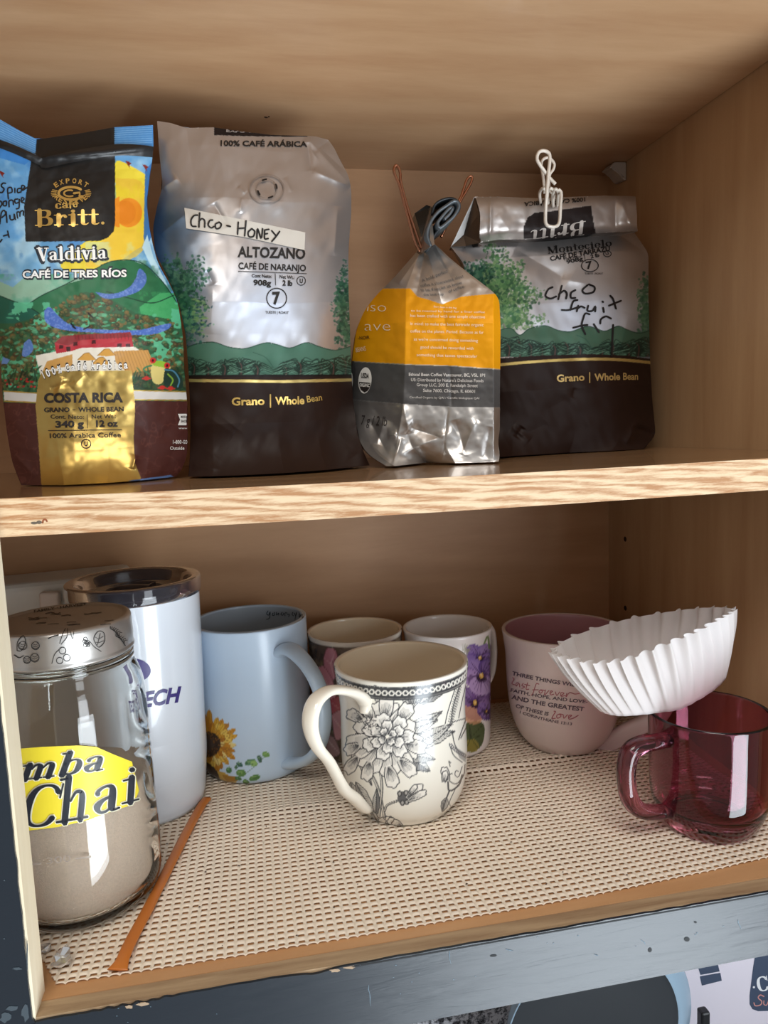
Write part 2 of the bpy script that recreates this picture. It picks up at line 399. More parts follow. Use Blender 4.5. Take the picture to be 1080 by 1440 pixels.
# pen letters with serifs: strokes of (x, y, width), cap height 1
def _s(x, y0, y1, w_=.22, l=.13, top=True, bot=True, hw=.07):
    o = [[(x, y0, w_), (x, y1, w_)]]
    if bot: o.append([(x-w_/2-l*.7, y0+hw/2, hw), (x+w_/2+l*.7, y0+hw/2, hw)])
    if top: o.append([(x-w_/2-l*.7, y1-hw/2, hw), (x+w_/2*(1 if top != 2 else 0)+(l*.7 if top == True else 0), y1-hw/2, hw)])
    return o
def _o(cx, rx, y0=0., y1=.68, w_=.2, a0=0, a1=360, n=17):
    out = []
    for k in range(n):
        a = math.radians(a0+(a1-a0)*k/(n-1)); ww = .07+(w_-.07)*abs(math.cos(a))**1.3
        out.append((cx+(rx-w_/2*abs(math.cos(a)))*math.cos(a), (y0+y1)/2+((y1-y0)/2-.035)*math.sin(a), ww))
    return out
PG = {
 'B': (_s(.24, 0, 1)+[[(.24, .965, .07), (.5, .965, .08), (.66, .88, .19), (.67, .7, .2), (.52, .54, .08), (.24, .53, .07)],
        [(.3, .53, .07), (.56, .52, .09), (.74, .38, .22), (.73, .16, .21), (.55, .035, .08), (.24, .035, .07)]], .92),
 'r': (_s(.22, 0, .68, top=2)+[[(.28, .4, .06), (.38, .6, .1), (.52, .62, .12)], [(.53, .55, .17), (.54, .54, .17)]], .68),
 'i': (_s(.22, 0, .68, top=2)+[[(.22, .88, .21), (.222, .88, .21)]], .46),
 't': ([[(.22, .12, .2), (.22, .92, .16)], [(.0, .645, .07), (.44, .645, .07)], [(.22, .14, .2), (.28, .05, .12), (.4, .05, .06), (.47, .12, .05)]], .5),
 'a': ([[(.12, .5, .14), (.14, .58, .1), (.28, .645, .07), (.42, .6, .14), (.45, .45, .19), (.45, .1, .19), (.52, .035, .07), (.62, .05, .06)],
        [(.45, .38, .06), (.26, .33, .1), (.13, .2, .19), (.2, .05, .1), (.34, .04, .07), (.45, .14, .05)]], .64),
 'l': (_s(.22, 0, 1, top=2), .45), 'd': (_s(.52, 0, 1, top=2)+[_o(.33, .31, a0=40, a1=320)], .74),
 'b': (_s(.2, 0, 1, top=2, bot=False)+[_o(.4, .31, a0=-150, a1=150)], .74),
 'h': (_s(.2, 0, 1, top=2)+[[(.3, .45, .06), (.4, .62, .09), (.52, .62, .13), (.58, .5, .2), (.58, .0, .2)], [(.42, .035, .07), (.76, .035, .07)]], .78),
 'n': (_s(.2, 0, .68, top=2)+[[(.3, .45, .06), (.4, .62, .09), (.52, .62, .13), (.58, .5, .2), (.58, .0, .2)], [(.42, .035, .07), (.76, .035, .07)]], .78),
 'm': (_s(.2, 0, .68, top=2)+[[(.3, .45, .06), (.38, .62, .09), (.48, .62, .13), (.54, .5, .2), (.54, .0, .2)], [(.62, .45, .06), (.72, .62, .09), (.82, .62, .13), (.88, .5, .2), (.88, .0, .2)],
        [(.4, .035, .07), (.68, .035, .07)], [(.74, .035, .07), (1.04, .035, .07)]], 1.08),
 'V': ([[(.14, .97, .24), (.42, .02, .2)], [(.42, .02, .08), (.66, .97, .08)], [(-.02, .965, .07), (.34, .965, .07)], [(.5, .965, .07), (.8, .965, .07)]], .78),
 'v': ([[(.12, .65, .22), (.32, .02, .18)], [(.32, .02, .08), (.5, .65, .08)], [(-.03, .645, .07), (.28, .645, .07)], [(.38, .645, .07), (.62, .645, .07)]], .6),
 'C': ([_o(.42, .42, 0, 1, .22, 40, 320), [(.74, .98, .05), (.74, .66, .05)]], .84),
 'c': ([_o(.3, .3, a0=45, a1=320), [(.46, .52, .15), (.462, .52, .15)]], .58),
 'e': ([_o(.32, .32, a0=0, a1=320), [(.08, .36, .07), (.6, .36, .07)]], .66), 'o': ([_o(.34, .34)], .7),
 'M': (_s(.12, 0, 1, .08)+_s(.88, 0, 1, .22)+[[(.14, .95, .22), (.48, .05, .2)], [(.48, .05, .08), (.84, .95, .08)]], 1.12),
 '.': ([[(.1, .1, .2), (.102, .1, .2)]], .24), ' ': ([], .3)}
def pen(s, p0, p1, h, weight=1.0, shear=0.0, up=None, sag=0.0, grow=0.0):
    x = 0; out = []
    for ch in s:
        st, adv = PG[ch]
        for q in st:
            q = np.array(q, float); P = q[:, :2]+[x, 0]; P[:, 0] += shear*P[:, 1]
            out.append(ribbon(P, q[:, 2]*weight+grow, 4 if len(P) > 2 else 0))
        x += adv
    T = np.concatenate(out)
    return lay(T, 0, x, p0, p1, h, up, sag)

# ================================================================== the cupboard
CW, CH, CD = 0.4745, 0.5095, 0.33           # right wall x, ceiling z, back y
ZS, TS, YS = 0.2508, 0.0180, 0.0200         # shelf top, thickness, front
XL = -0.17
beech_x = wood('beech_melamine', 'd3ad86', 'ba8f69', (1.1, 6, 14), 0.42, 0.93, 0.8, coat=0.15)
beech_back = wood('beech_melamine_back', 'c69a72', 'b0855d', (1.0, 1, 7), 0.5, 0.95, 0.8, seed=3.1)
beech_z = wood('beech_melamine_side', 'c39f78', 'b08a64', (9, 9, 0.9), 0.5, 0.95, 0.9, seed=5.2)
beech_floor = wood('beech_melamine_floor', 'd6a575', 'c69262', (1.4, 8, 8), 0.5, 0.9, 0.8, seed=8.0)
shelf_top_m = wood('beech_melamine_shelf', 'a07c58', '856444', (1.2, 10, 10), 0.22, 0.85, 1.0, seed=2.0, coat=0.3)
oak_edge = wood('oak_edge_band', 'efd2ac', 'b98658', (7, 7, 80), 0.6, 0.78, 2.0, fine=1.8, seed=1.0)
raw_rail = wood('raw_wood_rail', 'bb9f7c', '97795a', (2.5, 30, 30), 0.7, 0.95, 1.2, seed=4.0)
raw_pale = wood('raw_pale_wood', 'efe3c8', 'e2d2b2', (14, 14, 1.5), 0.7, 1.0, 1.0, seed=6.0)
def struct(o): o['kind'] = 'structure'; return o
struct(box_obj('wall_back', (XL, CW+0.018, CD, CD+0.012, -0.02, CH+0.02), beech_back))
wr = struct(box_obj('wall_right', (CW, CW+0.018, 0.018, CD, -0.02, CH+0.02), beech_z))
struct(box_obj('wall_left', (XL-0.018, XL, 0.018, CD, -0.02, CH+0.02), beech_z))
ceil = struct(box_obj('ceiling', (XL, CW-0.0006, 0.018, CD, CH, CH+0.018), beech_x))
struct(box_obj('floor', (XL, CW, 0.0112, CD, -0.018, 0.0), beech_floor))
hole_m = simple('hole_shadow', '2a170d', 0.9)
def peg(y, z):
    a = np.linspace(0, 2*PI, 13)[:-1]; r = 0.0026
    V = [(CW-0.00012, y+r*math.cos(t), z+r*math.sin(t)) for t in a]+[(CW+0.004, y+r*0.8*math.cos(t), z+r*0.8*math.sin(t)) for t in a]
    Fc = [(i, (i+1) % 12, 12+(i+1) % 12, 12+i) for i in range(12)]+[tuple(range(12))]
    return child('peg_hole', np.array(V), Fc, hole_m, wr, smooth=False)
wr_loc = wr.location.copy()
for y, z in ((0.297, 0.1603), (0.297, 0.0917), (0.297, 0.229)): peg(y, z)

# front frame: left stile and bottom rail, raw wood under dark blue paint
paint_m, nt, p = base_mat('dark_blue_paint')
tcn = N(nt, 'ShaderNodeTexCoord'); mp = N(nt, 'ShaderNodeMapping'); mp.inputs['Scale'].default_value = (14, 60, 130)
nt.links.new(tcn.outputs['Object'], mp.inputs['Vector'])
nb = N(nt, 'ShaderNodeTexNoise', Scale=1.2, Detail=5.0, Distortion=0.6); nt.links.new(mp.outputs[0], nb.inputs['Vector'])
bp = N(nt, 'ShaderNodeBump', Strength=0.55, Distance=0.0010); nt.links.new(nb.outputs[0], bp.inputs['Height']); nt.links.new(bp.outputs[0], p.inputs['Normal'])
p.inputs['Base Color'].default_value = C4('1a232c'); p.inputs['Roughness'].default_value = 0.34
scuff_m = simple('paint_scuff', '5f7482', 0.6); chip_m = simple('bare_wood_chip', 'a08a72', 0.8); knick_m = simple('black_fleck', '14181c', 0.7)
stile = struct(box_obj('trim_1', (-0.045, 0.0, 0.0008, 0.0180, -0.05, CH+0.04), raw_pale))
rail = struct(box_obj('trim_2', (0.0, CW+0.05, 0.0008, 0.0110, -0.0398, -0.0004), raw_rail))
right_stile = struct(box_obj('trim_3', (CW+0.012, CW+0.05, 0.0008, 0.018, 0.0, CH+0.012), raw_pale))
child('paint', *box(CW+0.0122, CW+0.0505, -0.0008, 0.0007, 0.0, CH+0.012), paint_m, right_stile, smooth=False)
struct(box_obj('trim_4', (-0.045, CW+0.05, -0.001, 0.018, CH+0.012, CH+0.05), simple('painted_top', '2c3742', 0.5)))
def paint_skin(parent, edge, other, thick=0.0008):
    """skin of paint on the frame's front, its inner edge chipped"""
    n = len(edge); V = []; 
    for (a, b) in zip(edge, other):
        for y in (-thick, 0.0007):
            V += [(a[0], y, a[1]), (b[0], y, b[1])]
    Fc = []
    for i in range(n-1):
        o, q = i*4, i*4+4
        Fc += [(o, q, q+1, o+1), (o, o+2, q+2, q), (o+1, q+1, q+3, o+3)]
    return child('paint', np.array(V), Fc, paint_m, parent, smooth=False)
xs = np.linspace(0.0, CW+0.05, 420)
nzr = np.interp(xs, np.linspace(0, 0.53, 90), rng.normal(0, 1, 90))*0.00022
chipz = -0.0006+nzr-0.0016*np.exp(-((xs-0.135)/0.007)**2)-0.0012*np.exp(-((xs-0.045)/0.02)**2)*(0.5+0.5*np.sin(xs*900))
chipz -= 0.0012*np.clip((0.05-xs)/0.05, 0, 1)
paint_skin(rail, [(x, z) for x, z in zip(xs, chipz)], [(x, -0.0405) for x in xs])
zs_ = np.linspace(-0.05, CH+0.04, 420)
nzs = np.interp(zs_, np.linspace(-0.06, 0.56, 120), rng.normal(0, 1, 120))*0.00013
paint_skin(stile, [(-0.0012+n_ if z > 0 else -0.0002, z) for z, n_ in zip(zs_, nzs)], [(-0.0455, z) for z in zs_])
box_p = child('paint', *[np.array(v) if i == 0 else v for i, v in enumerate(box(-0.0455, 0.0004, -0.0009, 0.0, -0.0405, -0.0022))], paint_m, stile, smooth=False)
# dark line of paint along the rail's top edge, scuffs and flecks
railV, railF = box(-0.0455, CW+0.05, -0.0009, 0.0, -0.0405, -0.0012)
rb = bvh_of(railV, railF)
xe = np.linspace(0.155, CW+0.03, 60)
px_, py_ = to_px(np.stack([xe, 0*xe-0.0009, 0*xe-0.0014], 1))
decal('paint_edge', [ribbon(np.stack([px_, py_], 1), 3.2)], rb, knick_m, rail, 0.0001)
sc_ = []
for (x, y, l, a) in ((632, 1340, 30, 1.45), (716, 1336, 12, .2), (455, 1348, 34, 1.4), (905, 1325, 9, .9), (520, 1400, 30, 1.5), (1040, 1300, 14, 1.2), (838, 1343, 6, .3)):
    t = np.linspace(-.5, .5, 6); sc_.append(ribbon(np.stack([x+l*t*math.cos(a)+rng.normal(0, .7, 6), y+l*t*math.sin(a)], 1), [.4, 1.2, .7, 1.3, .8, .3]))
for k in range(26):
    x = rng.uniform(150, 1070); y0 = 1417-.18*(x-120); sc_.append(disc_tris(x, y0+rng.uniform(8, 70)*(1-.0002*x), rng.uniform(.5, 1.3), rng.uniform(.4, .9), 7))
decal('scuff', sc_, rb, scuff_m, rail, 0.0001)
decal('fleck', [disc_tris(966, 1321, 4, 3.2, 10), disc_tris(914, 1336, 2.6, 3.4, 9, .4), disc_tris(694, 1344, 5, 1.6, 9, -.1), disc_tris(978, 1297, 2, 1.4, 8), disc_tris(838, 1290, 2, 1, 8)], rb, knick_m, rail, 0.0001)
wch = []
for (x, y, w_, h_) in ((472, 1365, 9, 3), (492, 1360, 10, 4), (757, 1304, 8, 3), (788, 1301, 12, 3), (200, 1412, 10, 3), (182, 1416, 6, 3)):
    a = np.linspace(0, 2*PI, 12)[:-1]; rr = rng.uniform(.6, 1.1, 11)
    wch.append(poly_tris(np.stack([x+w_*rr*np.cos(a), y+h_*rr*np.sin(a)-w_*0*a], 1)))
decal('bare_chip', wch, rb, chip_m, rail, 0.0001)
stV, stF = box(-0.0455, 0.0, -0.0009, 0.0, -0.0405, CH); sb_ = bvh_of(stV, stF)
st_ = []
for (x, y, w_, h_) in ((17, 1418, 9, 5), (36, 1424, 6, 13), (8, 1432, 9, 8), (31, 1222, 2, 14), (6, 1238, 1.5, 1.5), (27, 1150, 1, 20), (38, 1345, 1.5, 22), (6, 1320, 1.3, 1.3), (24, 1362, 8, 2)):
    a = np.linspace(0, 2*PI, 12)[:-1]; rr = rng.uniform(.5, 1.1, 11)
    st_.append(poly_tris(np.stack([x+w_*rr*np.cos(a), y+h_*rr*np.sin(a)], 1)))
decal('scuff', st_, sb_, simple('paint_scuff_dim', '3d4850', 0.6), stile, 0.0001)

# the middle shelf
def shelf_sag(x): return -0.0013*np.sin(np.clip((x+0.05)/0.5, 0, 1)*PI)
shx = np.linspace(XL+0.0005, CW-0.0004, 60)
def sheet(z0, z1, y0, y1):
    V = []
    for x in shx:
        s_ = shelf_sag(x)
        V += [(x, y0, z0+s_), (x, y1, z0+s_), (x, y1, z1+s_), (x, y0, z1+s_)]
    Fc = []
    for i in range(len(shx)-1):
        for k in range(4): Fc.append((i*4+k, i*4+(k+1) % 4, i*4+4+(k+1) % 4, i*4+4+k))
    Fc += [(0, 1, 2, 3), tuple(range(len(V)-4, len(V)))]
    return np.array(V), Fc
shelf = empty('shelf', (0.15, 0.17, ZS-TS)); tag(shelf, 'wide beech-coloured shelf board with a pale oak front edge, carrying the coffee bags', 'shelf')
child('board', *sheet(ZS-TS, ZS, YS+0.0012, CD-0.001), shelf_top_m, shelf, smooth=False)
eb = child('edge_band', *sheet(ZS-TS-0.0002, ZS+0.0001, YS, YS+0.0012), oak_edge, shelf, smooth=False); eb['label'] = 'pale oak edge strip lit by the window'
ebV, ebF = sheet(ZS-TS-0.0002, ZS+0.0001, YS, YS+0.0012); ebb = bvh_of(ebV, ebF)
decal('dark_nick', [disc_tris(48, 735.5, 5, 2, 9), disc_tris(55, 734.5, 4, 2.5, 9)], ebb, simple('nick_dark', '5d5347', 0.8), shelf, 0.0001, L=3)
decal('brown_nick', [ribbon([(60, 735), (61, 731.5), (64, 730.5), (66, 733)], 2.6, 3)], ebb, simple('nick_brown', '8a4a2a', 0.7), shelf, 0.0001, L=3)

# corner clip at the top right, ceiling fleck
clip_m = simple('clear_plastic_clip', 'dcd2c8', 0.35, k=0.95, Transmission_Weight=0.35)
kk = empty('corner_clip', (0.468, 0.305, 0.498)); tag(kk, 'small milky plastic clip in the top right back corner of the cupboard', 'clip')
cp = [(858, 236), (864, 227), (886, 223), (888, 245), (884, 254), (877, 253), (870, 244), (863, 238)]
A = at([q[0] for q in cp], [q[1] for q in cp], 1, 0.292); B = A+np.array([0.0, 0.018, 0.0]); B[:, 2] = np.minimum(B[:, 2]+0.002, CH-0.0005)
A[:, 2] = np.minimum(A[:, 2], CH-0.0005); A[:, 0] = np.minimum(A[:, 0], CW-0.0005); B[:, 0] = np.minimum(B[:, 0], CW-0.0005)
n = len(cp); o = child('wedge', np.vstack([A, B]), [tuple(range(n))[::-1], tuple(range(n, 2*n))]+[(i, (i+1) % n, n+(i+1) % n, n+i) for i in range(n)], clip_m, kk, smooth=False)
md = o.modifiers.new('bevel', 'BEVEL'); md.width = 0.0012; md.segments = 3
Rv = [tuple(v) for v in sweep([A[1]+[0, -.001, 0], A[4]+[0, -.001, 0]], 0.0008, segs=8)[0]]
child('rib', *sweep(np.array([A[0]+[.002, -.0003, -.0005], A[5]+[0, -.0003, .002]]), 0.0007, segs=8), clip_m, kk)
cf = bvh_of(*box(XL, CW, 0.018, CD, CH, CH+0.01))
decal('wood_fleck', [disc_tris(374, 165, 3, 1.2, 8, .2), disc_tris(378, 164, 1.5, 1, 8)], cf, hole_m, ceil, 0.0001)

# ------------------------------------------------------------------ woven grip liner on the cupboard floor
def liner():
    px, py = 0.0054, 0.0050                                            # cell pitch
    x0, x1, y0, y1 = -0.05, 0.468, 0.0185, 0.322
    nx, ny = int((x1-x0)/px), int((y1-y0)/py)
    # one cell: pads and bars around a slot; points (u,v,h)
    us = np.array([0, .16, .30, .5, .70, .84]); vs_ = np.array([0, .16, .32, .68, .84])
    NX, NY = nx*len(us), ny*len(vs_)
    U = (np.arange(nx)[:, None]+us[None]).ravel(); Vv = (np.arange(ny)[:, None]+vs_[None]).ravel()
    fu = np.tile(us, nx); fv = np.tile(vs_, ny)
    GX, GY = np.meshgrid(U, Vv); FU, FV = np.meshgrid(fu, fv)
    h = 0.0007+0.0008*np.cos((FU-0.5)*PI)*np.cos((FV-0.0)*2*PI).clip(-0.2, 1)
    h -= 0.0008*((FU < .05) | (FU > .95))
    hole = (FU > .15) & (FU < .85) & (FV > .3) & (FV < .65)
    wx = x0+GX*px; wy = y0+GY*py
    nz = fbm((NY, NX), 60, 5, 3)-0.5
    wx = wx+0.0016*(fbm((NY, NX), 160, 9, 2)-.5)*2; wy = wy+0.006*nz*np.clip(GY*py/0.1, 0.15, 1)
    wy = wy+0.010*np.clip((wx-0.26)/0.16, 0, 1.2)**1.4*np.exp(-wy/0.12)+0.002*np.clip((0.1-wx)/0.1, 0, 1)*np.exp(-wy/.05)
    # two lifted ripples running along the rows
    rip = 0.0030*np.exp(-((wy-0.196-0.010*np.sin(wx*16))/0.006)**2)*np.clip((wx-0.1)/0.05, 0, 1)*np.exp(-((wx-0.30)/0.09)**2)
    rip += 0.0016*np.exp(-((wy-0.165)/0.008)**2)*np.exp(-((wx-0.15)/0.05)**2)
    z = 0.0006+h*0.8+rip+0.0006*(fbm((NY, NX), 24, 3, 2)-.3)
    V = np.stack([wx, wy, np.maximum(z, 0.0003)], -1).reshape(-1, 3)
    i = np.arange(NY-1)[:, None]; j = np.arange(NX-1)[None]
    Fc = np.stack([i*NX+j, i*NX+j+1, (i+1)*NX+j+1, (i+1)*NX+j], -1)
    keep = ~((FU[:-1, :-1] > .15) & (FU[:-1, :-1] < .84) & (FV[:-1, :-1] > .3) & (FV[:-1, :-1] < .8)) if False else ~((FU[:-1, :-1] > .15) & (FU[:-1, :-1] < .83) & (FV[:-1, :-1] > .30) & (FV[:-1, :-1] < .60))
    keep &= (wx[:-1, :-1] > 0.0035-(wy[:-1, :-1]-.0215)*.55-.5*np.clip(wy[:-1, :-1]-.05, 0, 1))
    Fc = Fc[keep].reshape(-1, 4)
    # cut the left end ragged, as in the photo
    lim = 0.004+0.004*((Vv//1) % 2)*0
    o = mesh_obj('grip_liner', V, Fc, simple('liner_foam', 'f3e4d0', 0.75, k=1.0, noise=0.06, nscale=40), smooth=True)
    tag(o, 'cream open-weave grip liner covering the cupboard floor under the mugs', 'shelf liner')
    md = o.modifiers.new('solid', 'SOLIDIFY'); md.thickness = 0.0006; md.offset = -1
    return o
liner()
LZ = 0.0021                                                            # top of the liner, where things stand
crumb_m = simple('crumb', '3a2415', 0.9)
V = []; Fc = []
for k in range(70):
    q = (rng.uniform(130, 1060), rng.uniform(1130, 1330)) if k > 22 else (rng.uniform(180, 560), rng.uniform(1180, 1340))
    P = at(q[0], q[1], 2, LZ)
    if not (0.01 < P[0] < 0.46 and 0.022 < P[1] < 0.30): continue
    s_ = rng.uniform(0.0003, 0.0009); o_ = len(V)
    V += [(P[0]-s_, P[1], P[2]), (P[0], P[1]-s_*.6, P[2]), (P[0]+s_*1.3, P[1], P[2]), (P[0], P[1]+s_*.7, P[2]), (P[0], P[1], P[2]+s_*.8)]
    Fc += [(o_, o_+1, o_+4), (o_+1, o_+2, o_+4), (o_+2, o_+3, o_+4), (o_+3, o_, o_+4), (o_, o_+3, o_+2, o_+1)]
tag(mesh_obj('coffee_crumbs', np.array(V), Fc, crumb_m, smooth=False), 'tiny dark crumbs scattered over the cream liner', 'crumbs', kind='stuff')

# ------------------------------------------------------------------ seen under the cupboard: splashback, counter, pan, printed board
gr, nt, p = base_mat('speckled_granite')
tcn = N(nt, 'ShaderNodeTexCoord'); vz = N(nt, 'ShaderNodeTexNoise', Scale=160.0, Detail=5.0, Roughness=0.7)
nt.links.new(tcn.outputs['Object'], vz.inputs['Vector']); rr = N(nt, 'ShaderNodeValToRGB'); nt.links.new(vz.outputs[0], rr.inputs[0])
rr.color_ramp.elements[0].position = 0.42; rr.color_ramp.elements[0].color = C4('15161a'); rr.color_ramp.elements[1].position = 0.56; rr.color_ramp.elements[1].color = C4('c9ccd2')
e = rr.color_ramp.elements.new(0.48); e.color = C4('6d7078'); nt.links.new(rr.outputs[0], p.inputs['Base Color']); p.inputs['Roughness'].default_value = 0.3
struct(box_obj('wall_splashback', (-0.6, 1.4, 0.342, 0.36, -0.44, -0.02), gr))
ct = box_obj('countertop', (-0.6, 1.4, -0.28, 0.341, -0.475, -0.4412), gr); ct['kind'] = 'structure'
pan = empty('round_pan', (0.432, 0.27, -0.44)); tag(pan, 'round dark pan with a pale blue rim standing below the cupboard', 'pan')
pc = at(834, 1452, 1, 0.255); R1 = 0.0905
def disc_ring(y, r, dx=0, dz=0, n=72):
    a = np.linspace(0, 2*PI, n, endpoint=False); return np.stack([pc[0]+dx+r*np.cos(a), np.full(n, y), pc[2]+dz+r*np.sin(a)], 1)
rings = [disc_ring(0.2552, 0.0005), disc_ring(0.2550, 0.05), disc_ring(0.2530, R1-0.006), disc_ring(0.2515, R1-0.001)]
child('pan_base', np.vstack(rings), grid_faces(len(rings), 72, True), simple('dark_nonstick', '2a2f34', 0.55, bump=0.1), pan)
rings = [disc_ring(0.2515, R1-0.001), disc_ring(0.251, R1+0.001), disc_ring(0.2535, R1+0.002, .004), disc_ring(0.262, R1+0.007, 0.013), disc_ring(0.266, R1+0.008, 0.014), disc_ring(0.270, R1+0.006, 0.013), disc_ring(0.270, R1-0.006, .010)]
o = child('pan_wall', np.vstack(rings), grid_faces(len(rings), 72, True), simple('pale_blue_enamel', '9db8cc', 0.3, coat=0.5), pan); o['label'] = 'pale blue enamel side'
pan_low = (pc[2]-R1-0.02)
hb = at(988, 1432, 1, 0.285); V, Fc = box(hb[0]-0.004, hb[0]+0.006, 0.28, 0.29, hb[2]-0.03, hb[2]+0.010); o = child('handle', np.array(V), Fc, simple('black_handle', '15171a', 0.4), pan, smooth=False)
md = o.modifiers.new('bevel', 'BEVEL'); md.width = 0.002; md.segments = 2
brd = empty('printed_board', (0.62, 0.32, -0.44)); tag(brd, 'white printed board with navy shapes leaning behind the round pan', 'sign')
V, Fc = box(0.50, 0.86, 0.318, 0.3215, -0.44, -0.05); child('panel', np.array(V), Fc, simple('white_card', 'e9e3ee', 0.6), brd, smooth=False)
bb = bvh_of(V, Fc); navy = simple('navy_print', '3b4a63', 0.6)
decal('navy_jar_print', [poly_tris([(982, 1362), (1009, 1354), (1012, 1366), (985, 1371)]), poly_tris([(984, 1373), (1013, 1368), (1015, 1379), (987, 1386)])], bb, navy, brd, 0.0002, 8)
lab = np.array([(1064, 1330), (1059, 1360), (1054, 1400), (1054, 1412), (1058, 1419), (1066, 1422), (1140, 1420), (1140, 1330)])
decal('navy_label', [poly_tris(lab)], bb, navy, brd, 0.0002, 8)
decal('lettering', [pen('C', (1066, 1395), (1083, 1392), 21, 1.0), disc_tris(1060, 1388, 1.6)], bb, simple('white_print', 'eef1f4', 0.6), brd, 0.0005, 5)
decal('lettering', [ribbon([(1074, 1401), (1069, 1399), (1066, 1403), (1071, 1408), (1069, 1413), (1062, 1414), (1060, 1410)], 1.5, 4), ribbon([(1074, 1407), (1074, 1412), (1078, 1413), (1081, 1406), (1081, 1412)], 1.3, 4)], bb, simple('pink_print', 'd99a92', 0.6), brd, 0.0005, 5)

# ================================================================== coffee bags (upper shelf)
def side_interp(poly, n, key):
    P = np.asarray(poly, float); P = catmull(P, len(P)*8) if len(P) > 2 else P
    return interp_poly(P, np.linspace(0, 1, n))
def bag_front(top, right, bottom, left, nu, nv):
    """Coons patch of the measured outline"""
    def lin_p(poly, n): return interp_poly(np.asarray(poly, float), np.linspace(0, 1, n))
    T, B = lin_p(top, nu), lin_p(bottom, nu)
    def vert(poly):
        P = np.asarray(poly, float); y = np.linspace(P[0, 1], P[-1, 1], nv)
        t = np.linspace(0, 1, nv)
        k = 9; X = np.interp(y, P[:, 1], P[:, 0]); Xp = np.pad(X, k, mode='edge'); X2 = np.convolve(Xp, np.ones(2*k+1)/(2*k+1), 'valid')
        w_ = np.clip(np.minimum(t, 1-t)/0.05, 0, 1); return np.stack([X*(1-w_)+X2*w_, y], 1)
    L, R = vert(left), vert(right)
    u = np.linspace(0, 1, nu)[None, :, None]; v = np.linspace(0, 1, nv)[:, None, None]
    S = (1-v)*T[None]+v*B[None]+(1-u)*L[:, None]+u*R[:, None]
    S -= (1-u)*(1-v)*T[0]+u*(1-v)*T[-1]+(1-u)*v*B[0]+u*v*B[-1]
    return S
def crease(S, a, b, amp, wd, fade=1.0):
    """a straight fold from a to b (measured), ridge height amp (m), half width wd (px)"""
    a = np.array(a, float); b = np.array(b, float); d = b-a; L = np.hypot(*d); d /= L; n = np.array([-d[1], d[0]])
    s = ((S-a)@d)/L; q = ((S-a)@n)/wd
    return .75*amp*np.exp(-np.abs(q)**1.3)*np.exp(-np.clip(np.maximum(-s, s-1), 0, 9)**2/0.02*fade)*np.clip(1-np.abs(2*s-1)**4, 0.0, 1)
def dent(S, c, r, amp, ang=0, asp=1.0):
    dx, dy = S[..., 0]-c[0], S[..., 1]-c[1]; ca, sa = math.cos(ang), math.sin(ang)
    q = np.hypot((dx*ca+dy*sa)/r, (-dx*sa+dy*ca)/(r*asp)); return amp*np.exp(-q**2)
def gnoise(S, cell, seed, octv=3, stretch=(1, 1), ang=0.0):
    x = S[..., 0]*math.cos(ang)+S[..., 1]*math.sin(ang); y = -S[..., 0]*math.sin(ang)+S[..., 1]*math.cos(ang)
    x = (x-x.min())/cell/stretch[0]; y = (y-y.min())/cell/stretch[1]; out = np.zeros(x.shape); a = 1; t = 0
    for o in range(octv):
        G = np.random.default_rng(seed+o).random((int(y.max()*2**o)+3, int(x.max()*2**o)+3))
        X = x*2**o; Y = y*2**o; xi = X.astype(int); yi = Y.astype(int); fx = X-xi; fy = Y-yi
        fx = fx*fx*(3-2*fx); fy = fy*fy*(3-2*fy)
        out += a*((G[yi, xi]*(1-fx)+G[yi, xi+1]*fx)*(1-fy)+(G[yi+1, xi]*(1-fx)+G[yi+1, xi+1]*fx)*fy); t += a; a *= 0.5
    return out/t-0.5
def build_bag(name, root, top, right, bottom, left, canvas, mat, Yfn, T, nu, nv, wr_, topT=0.1, zfloor=None):
    S = bag_front(top, right, bottom, left, nu, nv)
    u = np.broadcast_to(np.linspace(0, 1, nu)[None], (nv, nu)); v = np.broadcast_to(np.linspace(0, 1, nv)[:, None], (nv, nu))
    Y = Yfn(u, v, S)+wr_(S, u, v)
    D = ray(S[..., 0], S[..., 1]); t = (Y-CAM[1])/D[..., 1]; P = CAM+t[..., None]*D
    if zfloor is not None: P[..., 2] = np.maximum(P[..., 2], zfloor+0.0003)
    Vf = P.reshape(-1, 3); Ff = grid_faces(nv, nu)[:, ::-1]
    colr = canvas.sample(S[..., 0].ravel(), S[..., 1].ravel())
    # back sheet on a coarser grid, sharing the outline's shape
    iu = np.unique(np.r_[0, 1, np.linspace(2, nu-3, 22).astype(int), nu-2, nu-1]); iv = np.unique(np.r_[np.linspace(0, nv-1, 26).astype(int)])
    Pb = P[np.ix_(iv, iu)].copy(); ub = u[np.ix_(iv, iu)]; vb = v[np.ix_(iv, iu)]
    hh = topT+(1-topT)*np.clip(vb/0.55, 0, 1)**0.7
    Tk = T*np.clip(1-np.abs(2*ub-1)**5, 0, 1)**0.5*hh
    Pb[..., 1] += Tk
    Vb = Pb.reshape(-1, 3); nb_, mb = len(iv), len(iu)
    Fb = grid_faces(nb_, mb, off=len(Vf))
    # bottom and top closing strips (coarse)
    ext = []
    for row_f, row_b, flip in ((nv-1, nb_-1, False), (0, 0, True)):
        for k in range(mb-1):
            a, b = row_f*nu+iu[k], row_f*nu+iu[k+1]; c, d = len(Vf)+row_b*mb+k+1, len(Vf)+row_b*mb+k
            ext.append((a, d, c, b) if flip else (a, b, c, d))
    V = np.vstack([Vf, Vb]); Fc = np.vstack([Ff, Fb, np.array(ext)])
    cb = np.vstack([colr, colr.reshape(nv, nu, 4)[np.ix_(iv, iu)].reshape(-1, 4)])
    o = child(name, V, Fc, mat, root, colors=cb)
    bv = BVHTree.FromPolygons([tuple(q) for q in Vf.tolist()], Ff.tolist())
    return o, bv, P, S
